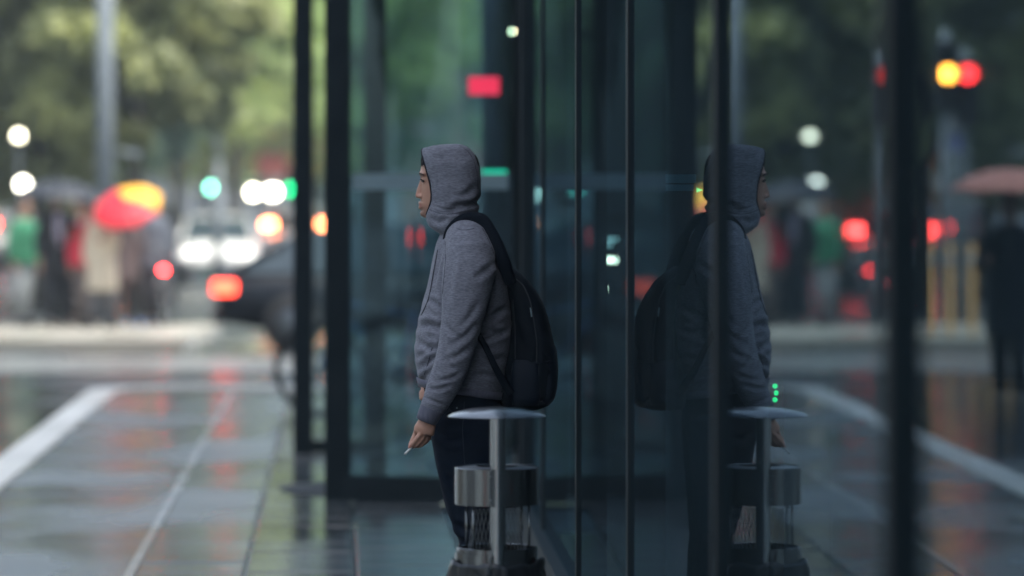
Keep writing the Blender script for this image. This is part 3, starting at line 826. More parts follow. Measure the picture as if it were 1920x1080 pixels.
# --- backpack
bp = empty('backpack', (MX, MY, 0), 0, 'black and navy nylon backpack worn on the man\'s back', 'backpack')
lvb = [(500,944,958,.05),(512,945,975,.085),(528,948,992,.103),(550,952,1008,.115),(575,956,1020,.122),(600,958,1029,.126),(630,957,1036,.128),(660,953,1041,.129),(690,946,1042,.130),(715,941,1040,.130),(738,938,1038,.128),(752,938,1034,.122),(762,941,1024,.112),(768,950,1005,.10)]
bb = MB().loft(rings(interp(lvb, 60), 96, 3.0))
bme = voxel(bb, .006, 3)
creases(bme, [([(1010,640),(1003,690),(1000,740)], .006, 4, -.5,.5), ([(1000,745),(1020,750),(1038,742)], .006, 4, -.5,.5), ([(1020,662),(1034,688),(1042,692)], .010, 4, -.5,.5), ([(975,540),(1000,600),(1010,650)], .004, 3, -.5,.5),
              ([(950,700),(975,715),(1000,712)], .005, 6, -.5,.5), ([(952,600),(970,620),(985,660)], .004, 7, -.5,.5)], .004, 9)
mesh_obj('bag_body', bme, MT['bag'], bp)
pk = MB().loft(rings(interp([(640,1000,1036,.085),(655,998,1044,.105),(690,996,1047,.112),(725,996,1045,.112),(748,998,1040,.108),(758,1004,1030,.09)], 24), 48, 3.0))
mesh_obj('front_pocket', voxel(pk, .006, 3), MT['bag2'], bp)
# side pocket bulge on the near side
MB().loft([ell(L(985,0)[0], -.114, L(0,py)[2], rx, ry, 32, 2.6) for py, rx, ry in ((672,.036,.016),(680,.044,.026),(710,.050,.032),(740,.050,.032),(757,.044,.024))]).build('side_pocket', MT['bag2'], bp, True)
# straps: flat webbing tubes
def webbing(pts, wd, th, name='strap', mat='strapm'):
    P_ = [Vector(L(a, b, c)) for a, b, c in pts]; Q = []
    for i in range(len(P_)-1):
        for k in range(6):
            t = k/6; p0 = P_[max(i-1,0)]; p1 = P_[i]; p2 = P_[i+1]; p3 = P_[min(i+2,len(P_)-1)]
            Q.append(.5*((2*p1)+(p2-p0)*t+(2*p0-5*p1+4*p2-p3)*t*t+(3*p1-p0-3*p2+p3)*t**3))
    Q.append(P_[-1])
    W = wd if isinstance(wd, list) else [wd]*len(P_)
    v = []; 
    for i, p in enumerate(Q):
        t = (Q[min(i+1,len(Q)-1)]-Q[max(i-1,0)]).normalized()
        a = Vector((0,-1,0)); a = (a-t*a.dot(t))
        c0 = Vector(((P_[0]+P_[-1])/2)); 
        a = a.normalized(); bb_ = t.cross(a).normalized()
        w_ = np.interp(i/6, range(len(W)), W)
        v.append([tuple(p+a*math.cos(q)*th*1.0+bb_*math.sin(q)*w_) for q in [2*PI*k/12 for k in range(12)]])
    return MB().loft(v).build(name, MAT if (MAT := MT[mat]) else None, bp, True)
# near shoulder strap lies over the shoulder of the sleeve
webbing([(838,466,-.085),(839,450,-.105),(846,431,-.120),(862,416,-.128),(882,409,-.130),(904,414,-.138),(920,438,-.155),(934,466,-.168),(946,496,-.170),(958,530,-.150)], [.012,.015,.017,.019,.020,.022,.022,.022,.022,.020], .011)
webbing([(838,466,.085),(839,450,.105),(846,431,.120),(862,416,.128),(882,409,.130),(904,414,.138),(920,438,.155),(934,466,.168),(946,496,.170),(958,530,.150)], [.012,.015,.017,.019,.020,.022,.022,.022,.022,.020], .011)
for sg in (-1,1):
    webbing([(880,590,sg*.196),(897,622,sg*.192),(912,648,sg*.190),(928,682,sg*.188),(944,712,sg*.165),(958,735,sg*.140)], [.008,.009,.010,.011,.013,.013], .004)
MB().tube([L(994,575,-.124),L(995.5,584,-.127),L(996.5,592,-.129)], [.0018,.0028,.0024], 8).build('zip_pull', MT['zip'], bp, True)
BB = [o for o in bp.children if o.name.startswith('bag_body')][0]
BS = M('bag_zip_tape', (.010,.014,.018), .5)
seam('zip', BB, [(958,516),(980,532),(993,560),(1001,600),(1006,640),(1005,700),(1000,745)], .0022, BS, bp)
seam('piping', BB, [(962,560),(966,620),(966,680),(962,730)], .0018, BS, bp)
seam('compression_strap', BB, [(955,668),(975,676),(1000,680),(1030,676)], .0045, MT['strapm'], bp)
seam('piping', BB, [(968,742),(985,748),(1010,750),(1030,745)], .0018, BS, bp)

# ------------------------------------------------------------------ ashtray bin
AY = 11.10; AK = 7200/AY
def az(py): return CAM_H-(py-385)/AK
ash = empty('ashtray_bin', ((932-960)/AK, AY, 0), 0, 'brushed steel ashtray bin with shallow domed cap in front of the man', 'ashtray')
r_ = 92.5/AK
prof = [(0, az(763)), (r_*.25, az(763.6)), (r_*.5, az(766)), (r_*.72, az(769.8)), (r_*.88, az(774)), (r_*.97, az(777.6)), (r_, az(779.6)), (r_*.995, az(780.8)), (r_*.9, az(779.6)), (0, az(778))]
MB().lathe(prof, 72).build('domed_cap', MT['steel'], ash, 'auto')
# front tube and the flatter spine plate behind it
MB().lathe([(0,0),(.022,0),(.022,az(779)),(0,az(779))], 40, (.004,-.062-.06+.02,0)).build('front_tube', M('polished_steel', (.34,.36,.37), .2, 1.0), ash, 'auto')
MB().bbox((-.013,-.030,az(779)/2), (.018,.05,az(779)), .002).build('spine_plate', MT['steel_dk'], ash)
rb = 79.5/AK
MB().lathe([(rb-.006,az(876)),(rb-.002,az(875.4)),(rb,az(876.6)),(rb,az(944)),(rb-.002,az(945)),(rb-.006,az(945)),(rb-.006,az(905)),(0,az(903)),(0,az(907)),(rb-.006,az(909))], 72).build('ash_tray', MT['steel'], ash, 'auto')
MB().lathe([(rb-.007,az(877)),(rb*.55,az(874.0)),(rb*.5,az(873.4)),(rb*.5,az(874.4)),(rb-.007,az(878))], 60).build('tray_rim', MT['steel_dk'], ash, 'auto')
rl = 76/AK
MB().lathe([(0,.06),(rl-.004,.06),(rl,.065),(rl,az(1026)),(rl-.002,az(1025)),(rl-.006,az(1026)),(rl-.006,.07),(0,.07)], 72).build('bin_canister', MT['steel'], ash, 'auto')
MB().lathe([(rl+.003,az(1036)),(rl+.006,az(1034)),(rl+.006,az(1058)),(rl+.003,az(1060))], 40, (0,0,0), PI*1.0, PI*1.42).build('bag_clip_ring', MT['steel'], ash, 'auto')
for px, yy in ((875,-.045),(888,-.088),(978,.072),(992,-.052)):
    x_ = (px-932)/AK; MB().tube([(x_,yy,az(1032)),(x_,yy,az(943))], .0036, 10).build('rod', MT['steel'], ash, True)
MB().bbox((-.0175,-rb+.0002-.001,(az(877)+az(944))/2), (.0075,.006,az(877)-az(944)), .001).build('band_flange', MT['steel'], ash)
MB().bbox((-.0175,-rl-.006,(az(1036)+az(1058))/2), (.0065,.005,az(1036)-az(1058)), .001).build('ring_flange', MT['steel'], ash)
for zz in (888, 932):
    MB().ball((-.0175,-rb-.0045,az(zz)), .0022, 10, 6).build('screw', MT['steel_dk'], ash, True)
# wire mesh liner behind the rods
wm = MB()
for k in range(15):
    a = R(15+k*9); p0 = (.086*math.cos(a), .086*math.sin(a)); p1 = (.086*math.cos(a+.35), .086*math.sin(a+.35))
    wm.tube([(p0[0],p0[1],az(1040)),(p1[0],p1[1],az(958))], .0011, 5)
    a = R(165-k*9); p0 = (.086*math.cos(a), .086*math.sin(a)); p1 = (.086*math.cos(a-.35), .086*math.sin(a-.35))
    wm.tube([(p0[0],p0[1],az(1040)),(p1[0],p1[1],az(958))], .0011, 5)
tag(wm.build('wire_mesh', MT['steel_dk'], ash), kind='stuff')
MB().lathe([(0,0),(.15,0),(.15,.012),(.14,.02),(.03,.022),(0,.022)], 48).build('base_plate', MT['steel_dk'], ash, 'auto')
MB().lathe([(.03,.02),(.03,.06)], 20).build('stem', MT['steel_dk'], ash, True)
# black liner bag bunched over the canister rim
lb = MB(); rgs = []
for i in range(14):
    t = i/13; rr_ = []
    for k in range(96):
        q = 2*PI*k/96
        wv = noise.noise(Vector((math.cos(q)*4, math.sin(q)*4, t*2.2)))*.016+noise.noise(Vector((math.cos(q)*11, math.sin(q)*11, t*3)))*.006
        lump = math.exp(-((q-PI*1.08)/.5)**2)+math.exp(-((q-2*PI+.25)/.35)**2)
        rad = rl+.007+.009*lump+abs(wv)*(1.1+lump)*math.sin(PI*min(1, t*1.1+.1))
        z = az(1052)-t*.17+noise.noise(Vector((math.cos(q)*2.5, math.sin(q)*2.5, 0)))*.012+lump*.010*(1-t)
        rr_.append((rad*math.cos(q), rad*math.sin(q), z))
    rgs.append(rr_)
lb.loft(rgs, cap=False)
o = lb.build('bin_liner', M('black_bin_liner', (.008,.011,.014), .28, bump=(60,.3,.004)), None, True)
o.location = ash.location; tag(o, 'crumpled black bin liner folded over the steel canister rim', 'bin bag')
sd_ = o.modifiers.new('thick', 'SOLIDIFY'); sd_.thickness = .0015

# ------------------------------------------------------------------ background helpers
def at(px, Y): return (px-960)/7200*Y
def pz(py, Y): return CAM_H-(py-385)/7200*Y

# --- trees
def leaf_mat(name, c1, c2, c3):
    m = bpy.data.materials.new(name); m.use_nodes = True; t = m.node_tree; LK = t.links.new; b = t.nodes['Principled BSDF']
    b.inputs['Roughness'].default_value = .55
    ge = t.nodes.new('ShaderNodeNewGeometry'); n = t.nodes.new('ShaderNodeTexNoise'); n.inputs['Scale'].default_value = .55; n.inputs['Detail'].default_value = 2
    LK(ge.outputs['Position'], n.inputs[0])
    r = t.nodes.new('ShaderNodeValToRGB'); e = r.color_ramp.elements
    e[0].position = .36; e[0].color = (*c1,1); e[1].position = .64; e[1].color = (*c3,1); q = e.new(.5); q.color = (*c2,1)
    LK(n.outputs['Fac'], r.inputs[0])
    mx = t.nodes.new('ShaderNodeMix'); mx.data_type = 'RGBA'; mx.blend_type = 'MULTIPLY'; mx.inputs['Factor'].default_value = .3
    LK(r.outputs[0], mx.inputs['A']); LK(ge.outputs['Random Per Island'], mx.inputs['B'])
    LK(mx.outputs['Result'], b.inputs['Base Color'])
    tl = t.nodes.new('ShaderNodeBsdfTranslucent'); LK(mx.outputs['Result'], tl.inputs[0])
    ms = t.nodes.new('ShaderNodeMixShader'); ms.inputs[0].default_value = .6
    LK(b.outputs[0], ms.inputs[1]); LK(tl.outputs[0], ms.inputs[2]); LK(ms.outputs[0], t.nodes['Material Output'].inputs[0])
    return m
LEAF_D = leaf_mat('olive_leaves', (.34,.37,.19), (.45,.48,.22), (.56,.59,.26))
LEAF_B = leaf_mat('fresh_leaves', (.42,.52,.26), (.58,.68,.28), (.74,.80,.34))
LEAF_Y = leaf_mat('teal_green_leaves', (.22,.34,.25), (.32,.44,.28), (.44,.55,.32))

def crown_mesh(seed, rx, rz, nleaf, leaf=.22):
    rnd = np.random.RandomState(seed); ncl = 84
    cl = []
    while len(cl) < ncl:
        p = rnd.uniform(-1, 1, 3)
        if .25 < np.linalg.norm(p) < 1: cl.append(p)
    cl = np.array(cl)*[rx, rx, rz]; cr = rnd.uniform(.16, .30, ncl)*rx
    idx = rnd.randint(0, ncl, nleaf); d = rnd.normal(size=(nleaf,3)); d /= np.linalg.norm(d, axis=1)[:,None]
    c = cl[idx]+d*(cr[idx]*rnd.uniform(.5,1,nleaf)**.5)[:,None]*[1,1,.75]
    n = rnd.normal(size=(nleaf,3)); n[:,1] -= .3; n[:,2] += .3; n /= np.linalg.norm(n, axis=1)[:,None]
    u = np.cross(n, rnd.normal(size=(nleaf,3))); u /= np.linalg.norm(u, axis=1)[:,None]; v = np.cross(n, u)
    s_ = (leaf*rnd.uniform(.6,1.3,nleaf))[:,None]
    V = np.stack([c-u*s_, c-v*s_*.45, c+u*s_, c+v*s_*.45], 1).reshape(-1, 3)
    me = bpy.data.meshes.new('crown'); F = np.arange(nleaf*4).reshape(-1, 4)
    me.from_pydata(V.tolist(), [], F.tolist()); me.update(); return me, cl
CROWNS = {}
def tree(px, Y, base, rx, rz, mat, label, seed, trunk_r=.16, leaf=.24, nleaf=9000, group='street trees beyond the road', X=None):
    X = at(px, Y) if X is None else X
    t = empty('street_tree', (X, Y, -.12), seed*1.3, label, 'tree', group)
    key = (seed % 4, rx, rz, mat.name)
    if key not in CROWNS:
        me, cl = crown_mesh(seed, rx, rz, nleaf, leaf); me.materials.append(mat)
        tb_ = MB(); H_ = base+rz*.9
        tb_.tube([(0,0,0),(.03,.02,base*.5),(-.04,.03,base),(.06,0,H_)], [trunk_r*1.3,trunk_r,trunk_r*.85,trunk_r*.35], 10)
        for k in range(9):
            p = cl[k*4]*.8; z0 = base*.8+k*.12*rz*.5
            tb_.tube([(0,0,z0),(p[0]*.4,p[1]*.4,z0+(p[2]+rz*.9+base-z0)*.45),(p[0],p[1],base+rz*.9+p[2])], [trunk_r*.5,trunk_r*.3,.03], 6)
        tm = tb_.me('trunk', True); tm.materials.append(MT['bark'])
        CROWNS[key] = (me, tm)
    me, tm = CROWNS[key]
    o = bpy.data.objects.new('crown', me); C.objects.link(o); o.parent = t; o.location = (0,0,base+rz*.9)
    o = bpy.data.objects.new('trunk', tm); C.objects.link(o); o.parent = t
    return t

TR = [ # px, Y, base, rx, rz, mat, label
 (-330, 70, 2.2, 3.2, 4.2, LEAF_D, 'olive street tree seen only in the glass at the far right edge'),
 (-190, 66, 2.3, 3.2, 4.2, LEAF_D, 'dark olive street tree behind the traffic signal, seen in the glass'),
 (-60, 72, 2.1, 3.2, 4.2, LEAF_D, 'dark olive street tree at the left edge behind the umbrella'),
 (75, 64, 2.2, 3.2, 4.2, LEAF_D, 'olive tree rising over the person with the dark umbrella'),
 (150, 76, 2.2, 3.2, 4.2, LEAF_Y, 'green tree directly behind the tall grey pole'),
 (255, 62, 2.6, 2.0, 4.0, LEAF_D, 'narrow brownish tree just right of the tall grey pole'),
 (335, 86, 2.9, 4.0, 4.6, LEAF_B, 'bright yellow green tree above the curved lamp arm'),
 (440, 92, 3.2, 4.0, 4.6, LEAF_B, 'bright yellow green tree over the white car'),
 (590, 98, 2.9, 4.0, 4.6, LEAF_B, 'yellow green tree partly hidden by the entrance posts'),
 (400, 112, 2.6, 4.2, 4.2, LEAF_Y, 'bluish green tree farther down the street behind the white car'),
 (540, 118, 2.6, 4.2, 4.2, LEAF_Y, 'distant bluish green tree beside the glass screen'),
 (220, 108, 2.6, 4.2, 4.2, LEAF_Y, 'distant green tree behind the red and yellow umbrella'),
 (700, 110, 3.0, 4.2, 4.2, LEAF_Y, 'far green tree seen only through the entrance glass'),
]
for i, q in enumerate(TR): tree(*q, seed=i+1)
for i, (x, y) in enumerate([(-16,-10),(-17,4),(-19,16),(-20,-24),(-9,-38),(2,-42),(-21,30)]):
    tree(0, y, 3.0, 3.2, 4.2, LEAF_D, ['olive tree across the road nearly level with the camera','first olive tree across the road past the camera','second olive tree across the road past the camera','olive tree across the road well behind the camera','left one of two olive trees behind the camera','right one of two olive trees behind the camera','olive tree across the road before the island'][i], i+3, X=x, group='street trees across the road')

# --- buildings
BW = [M('brown_render', (.22,.19,.16), .8, noise_=(.5,.2,(.28,.25,.21))), M('grey_render', (.20,.22,.24), .8, noise_=(.5,.2,(.26,.28,.30))), M('brick_render', (.24,.14,.11), .85, noise_=(.6,.2,(.30,.18,.14)))]
MT['win'] = M('dark_window_glass', (.03,.045,.055), .12)
MT['frame'] = M('pale_window_frame', (.45,.44,.42), .6)
def building(px, Y, wid, hgt, wi, label, X=None, rz=0, floors=4, cols=5):
    X = at(px, Y) if X is None else X
    b_ = empty('town_house', (X, Y, -.05), rz, label, 'building', 'buildings closing the far end of the street')
    MB().box((0,5,hgt/2), (wid,10,hgt)).build('wall', BW[wi], b_)
    MB().box((0,4.9,hgt+.15), (wid+.5,10.4,.3)).build('cornice', MT['frame'], b_)
    fh = hgt/floors; cw = wid/cols
    wm_ = MB().box((0,0,0), (cw*.5,.08,fh*.52)).me('window'); wm_.materials.append(MT['win'])
    fm = MB()
    for sx in (-1,1): fm.box((sx*(cw*.25+.04),-.02,0), (.08,.12,fh*.52+.16))
    for sz in (-1,1): fm.box((0,-.02,sz*(fh*.26+.04)), (cw*.5,.12,.08))
    fm.box((0,-.05,0), (.05,.05,fh*.52)); fm = fm.me('window_frame'); fm.materials.append(MT['frame'])
    for f_ in range(floors):
        for c_ in range(cols):
            o = mesh_obj('window', wm_, None, b_); o.location = (-wid/2+cw*(c_+.5), -.045, fh*(f_+.52))
            p = mesh_obj('frame', fm, None, o)
    return b_
building(-420, 160, 10, 17, 1, 'grey four storey block far off, mirrored at the right edge of the glass')
building(-190, 158, 9.5, 15, 0, 'brown four storey block beyond the olive trees on the left')
building(30, 156, 9, 18, 2, 'reddish brick block behind the trees at the left edge')
building(250, 159, 10, 16, 0, 'brown rendered block behind the tall grey pole')
building(490, 157, 11, 19, 1, 'grey block whose upper wall shows above the bright tree')
building(730, 160, 10, 15, 2, 'brick block hidden mostly behind the glass entrance')
building(0, 0, 26, 17, 1, 'grey block across the road on the camera side', X=-42, rz=R(90), cols=9)
building(0, 40, 26, 15, 0, 'brown block across the road level with the traffic island', X=-42, rz=R(90), cols=9)
building(0, -70, 40, 16, 1, 'long grey block behind the camera, mirrored in the entrance glass', X=-8, rz=R(180), cols=12)

# --- street furniture
def pole_thing(name, label, cat, px, Y, top, r=.05, group=None):
    t = empty(name, (at(px, Y), Y, -.12), 0, label, cat, group)
    MB().tube([(0,0,0),(0,0,top+.12)], [r*1.15, r], 16).build('pole', MT['pole'], t, True)
    return t
t = pole_thing('utility_pole', 'tall pale grey pole rising behind the red and yellow umbrella', 'pole', 197, 55.5, 6.5, .115)
t = pole_thing('street_lamp', 'grey street lamp with a curved arm hanging over the white car', 'street lamp', 408, 76, pz(300,76), .09)
zt = pz(300,76)+.12
MB().tube([(0,0,zt),(-.02,0,zt+.35),(-.18,0,zt+.68),(-.5,0,zt+.85),(-1.0,0,zt+.92)], [.09,.085,.075,.07,.06], 12).build('arm', MT['pole'], t, True)
MB().ball((-1.1,0,zt+.88), (.35,.13,.08)).build('lamp_head', MT['pole'], t, True)
t = pole_thing('traffic_sign', 'round blue traffic sign on a thin pole right of the tall grey pole', 'traffic sign', 262, 54, pz(265,54), .03)
z = pz(290,54)+.12
MB().lathe([(0,-.02),(.20,-.02),(.21,0),(.20,.02),(0,.02)], 32).build('disc', M('blue_sign_paint', (.10,.24,.62), .5), t, False)
t.children[-1].rotation_euler = (R(90),0,0); t.children[-1].location = (0,-.06,z)
def board(px, py, Y, wd, hg, col, label):
    t = pole_thing('sign_post', label, 'sign', px, Y, pz(py,Y)+hg/2, .03)
    MB().bbox((0,-.05,pz(py,Y)+.12), (wd,.04,hg), .01).build('panel', M('sign_panel', col, .6), t)
board(510,310,96,.75,.6,(.55,.16,.13),'salmon red sign board beside the glass screen')
board(165,272,88,.55,.7,(.55,.28,.13),'orange sign board on a post left of the tall grey pole')
board(192,352,80,.55,.42,(.28,.42,.08),'lime green sign board above the red umbrella')
board(152,318,86,.5,.35,(.42,.12,.25),'pink sign board below the orange one')

def lampost(px, py, Y, r, col, st, label, cat='lamp'):
    z = pz(py, Y)
    t = pole_thing('globe_lamp', label, cat, px, Y, z-r, .018, 'lit globe lamps along the street')
    MB().lathe([(.0,z-r-.02),(.06,z-r-.02),(.07,z-r*.75),(0,z-r*.7)], 16, (0,0,.12)).build('collar', MT['pole'], t, True)
    MB().ball((0,0,z+.12), r).build('globe', emis('lamp_glow', col, st), t, True)
lampost(35,255,61,.072,(1,.93,.66),6,'upper of the two white globe lamps at the left edge')
lampost(43,346,55,.085,(1,.96,.78),7,'lower and brighter white globe lamp at the left edge')
lampost(475,361,110,.13,(1,.95,.70),13,'left of the two touching white globe lamps over the white car')
lampost(511,360,112,.15,(1,.96,.78),18,'right of the two touching white globe lamps over the white car')

def signal(px, Y, zs, lit, label, zc=None):
    """zs: height of housing centre; lit: list of (index,colour,strength); index 0 top .. 2 bottom"""
    t = pole_thing('traffic_light', label, 'traffic light', px, Y, zs+.6, .06, 'traffic lights along the street')
    MB().bbox((0,-.12,zs+.12), (.30,.20,.86), .03).build('housing', MT['blackp'], t)
    for i in range(3):
        z = zs+.12+.26*(1-i); l = [q for q in lit if q[0] == i]
        m = emis('signal_glow', l[0][1], l[0][2]) if l else M('unlit_lens', (.02,.02,.02), .2)
        o = MB().lathe([(0,.018),(.07,.012),(.095,0)], 20).build('lens', m, t, True); o.rotation_euler = (R(90),0,0); o.location = (0,-.225,z)
        v_ = MB().lathe([(.105,0),(.105,.14)], 16, a0=0, a1=PI).build('visor', MT['blackp'], t); v_.rotation_euler = (R(90),0,0); v_.location = (0,-.222,z)
    return t
signal(398,104,pz(352,104)+.26,[(2,(.22,.9,.6),9)],'green traffic light standing left of the two white globe lamps')
signal(545,100,pz(355,100)+.26,[(2,(0,.9,.3),3.5)],'traffic light showing green, half hidden by the glass screen post')
signal(-190,50,pz(137,50)-.0,[(1,(1,.32,.03),22)],'traffic light glowing amber high in the right hand glass')
signal(-228,50,pz(137,50)-.26,[(0,(1,.02,.02),14),],'traffic light showing red beside the amber one in the glass')
signal(-78,53,pz(140,53)-.26,[(0,(1,.03,.02),1.3),],'dim red traffic light left of the thick mullion in the glass')
signal(-68,75,pz(370,75)+.26,[(2,(0,.9,.3),4)],'low green traffic light seen in the glass left of the thick mullion')
# road signs under the amber signal
board(-210,232,51,.30,.16,(.35,.37,.38),'small white plate sign under the amber signal in the glass')
board(-213,268,51.3,.22,.22,(.05,.06,.30),'small dark blue sign under the white plate in the glass')

# bollards
proto = None
for k, px in enumerate((-140,-180,-222,-258,-296)):
    Y = 45.5
    if proto is None:
        proto = empty('bollard', (0,0,0), 0, '', 'bollard', 'thin ochre bollards mirrored in the right hand glass')
        MB().lathe([(0,0),(.045,0),(.04,.04),(.035,1.05),(.02,1.09),(0,1.10)], 14).build('post', M('ochre_paint', (.70,.40,.14), .5), proto, True)
        MB().lathe([(.05,.86),(.052,.88),(.052,.93),(.05,.95)], 14).build('ring', MT['frame'], proto, True)
        o = proto
    else: o = copy_tree(proto)
    o.location = (at(px, Y), Y, 0); o['label'] = ['first thin ochre bollard right of the thick mullion, in the glass','second thin ochre bollard right of the thick mullion, in the glass','middle one of five thin ochre bollards in the right hand glass','thin ochre bollard left of the dark person under the salmon umbrella','thin ochre bollard nearest the right edge of the picture'][k]

# --- people in the distance
def figure(X, Y, z0, rz, coat, legs, skin, label, coat_len=.85, h=1.72, shirt=None, walk=.10, hair=(.02,.015,.012), arm_up=True):
    """faces local -Y"""
    t = empty('person', (X, Y, z0), rz, label, 'person', 'pedestrians waiting on the traffic island')
    k = h/1.75
    def T(m, pts, r, n=12): m.tube([tuple(c*k for c in p) for p in pts], r, n)
    b_ = MB()
    b_.loft([ell(0,0,z*k,rx,ry,20,2.1) for z, rx, ry in ((1.53,.03,.035),(1.56,.055,.07),(1.60,.068,.085),(1.65,.075,.095),(1.70,.07,.09),(1.735,.045,.06),(1.75,.015,.02))])
    b_.ball((0,-.095*k,1.635*k), (.013,.018,.022)); 
    for s_ in (-1,1): b_.ball((s_*.075,0,1.63*k), (.012,.022,.03))
    T(b_, [(0,.02,1.40),(0,.01,1.50),(0,0,1.57)], [.065,.055,.052])
    b_.loft([ell(0,0,z*k,rx,ry,20,2.3) for z, rx, ry in ((.86,.14,.10),(1.0,.15,.10),(1.15,.14,.10),(1.32,.17,.11),(1.42,.15,.09),(1.45,.07,.06))])
    for s_ in (-1,1):
        T(b_, [(s_*.08,0,.92),(s_*.09,s_*walk*.4,.50),(s_*.09,s_*walk,.08)], [.085,.055,.038])
        T(b_, [(s_*.09,s_*walk+.04,.06),(s_*.09,s_*walk-.06,.05),(s_*.095,s_*walk-.17,.03)], [.035,.035,.025])
    # arms: right holds umbrella up, left hangs
    if arm_up: T(b_, [(.16,0,1.38),(.22,-.02,1.12),(.15,-.22,1.18)], [.05,.042,.03]); hp = (.13,-.26,1.20)
    else: T(b_, [(.16,0,1.38),(.23,0,1.10),(.23,-.05,.84)], [.05,.042,.028]); hp = (.23,-.06,.78)
    T(b_, [(-.16,0,1.38),(-.23,.0,1.10),(-.23,-.06,.84)], [.05,.042,.028])
    for hx, hyy, hz in (hp, (-.23,-.07,.78)):
        b_.ball((hx*k,hyy*k,hz*k), (.025,.035,.042))
        for f_ in range(4): T(b_, [(hx-.018+.012*f_,hyy-.01,hz-.02),(hx-.020+.013*f_,hyy-.03,hz-.075)], [.009,.007], 6)
        T(b_, [(hx+.02,hyy-.02,hz+.01),(hx+.03,hyy-.05,hz-.03)], [.010,.007], 6)
    mesh_obj('body', voxel(b_, .014, 2), skin, t)
    c_ = MB(); zb = 1.45-coat_len
    c_.loft([ell(0,0,z*k,rx,ry,28,2.3) for z, rx, ry in ((zb,.21,.17),(1.0,.195,.14),(1.18,.185,.14),(1.33,.205,.14),(1.42,.17,.11),(1.47,.08,.075))])
    if arm_up: T(c_, [(.15,0,1.39),(.235,-.02,1.12),(.16,-.20,1.18)], [.075,.066,.05])
    else: T(c_, [(.15,0,1.39),(.24,0,1.10),(.235,-.04,.88)], [.075,.066,.05])
    T(c_, [(-.15,0,1.39),(-.24,.0,1.10),(-.235,-.04,.88)], [.075,.066,.05])
    mesh_obj('coat', voxel(c_, .016, 2), coat, t)
    if shirt: MB().loft([ell(0,-.10,z*k,rx,.055,16,2.2) for z, rx in ((1.02,.05),(1.2,.065),(1.38,.06),(1.44,.03))]).build('shirt', shirt, t, True)
    l_ = MB()
    for s_ in (-1,1): T(l_, [(s_*.08,0,1.0),(s_*.09,s_*walk*.4,.50),(s_*.09,s_*walk,.10)], [.105,.085,.065])
    l_.build('trousers', legs, t, True)
    for s_ in (-1,1): MB().loft([ell(s_*.092,s_*walk-.05,z*k,rx,ry,14,2.3) for z, rx, ry in ((0,.045,.13),(.04,.045,.13),(.09,.038,.075))]).build('shoe', MT['shoe'], t, True)
    MB().loft([ell(0,.012,z*k,rx,ry,20,2.1) for z, rx, ry in ((1.60,.074,.080),(1.66,.085,.098),(1.715,.080,.095),(1.75,.055,.065),(1.765,.02,.03))]).build('hair', M('hair', hair, .5), t, True)
    return t
SK2 = M('skin_plain', (.40,.22,.15), .5)
coatm = lambda n, c: M(n, c, .8, noise_=(8,.2,tuple(v*1.4 for v in c)))
figure(at(108,49), 49, 0, R(15), coatm('black_coat',(.012,.014,.018)), coatm('black_trousers',(.012,.014,.02)), SK2, 'person in black coat and pale shirt under the dark umbrella', .8, 1.78, coatm('lilac_shirt',(.42,.40,.55)))
figure(at(192,48.6), 48.6, 0, R(-30), coatm('cream_coat',(.50,.44,.34)), coatm('grey_trousers',(.10,.10,.11)), SK2, 'person in cream coat under the red and yellow umbrella', .95, 1.66)
figure(at(44,49.6), 49.6, 0, R(50), coatm('green_jacket',(.02,.14,.07)), coatm('pale_trousers',(.30,.33,.33)), SK2, 'person in green jacket at the left edge of the pavement', .6, 1.64, arm_up=False)
figure(at(232,49.8), 49.8, 0, R(170), coatm('brown_coat',(.07,.055,.055)), coatm('dark_trousers',(.03,.03,.035)), SK2, 'person in dark brown coat right of the cream coat', .85, 1.68, arm_up=False)
figure(at(152,50.1), 50.1, 0, R(-60), coatm('grey_coat',(.16,.16,.18)), coatm('charcoal_trousers',(.04,.04,.05)), SK2, 'person in grey coat between the two umbrellas', .8, 1.62, arm_up=False)
figure(at(163,49.0), 49.0, 0, R(10), coatm('red_jacket',(.55,.03,.06)), coatm('taupe_trousers',(.12,.10,.09)), SK2, 'person in red jacket just left of the cream coat', .6, 1.60, arm_up=False)
figure(at(287,49.9), 49.9, 0, R(-160), coatm('slate_coat',(.07,.08,.10)), coatm('black_jeans',(.02,.02,.025)), SK2, 'person in slate grey coat right of the red and yellow umbrella', .7, 1.70, arm_up=False)
figure(at(-192,32), 32, -.12, R(20), coatm('navy_coat',(.014,.018,.026)), coatm('navy_trousers',(.012,.018,.028)), SK2, 'dark clad person under the salmon umbrella, mirrored at the right edge', .9, 1.80)

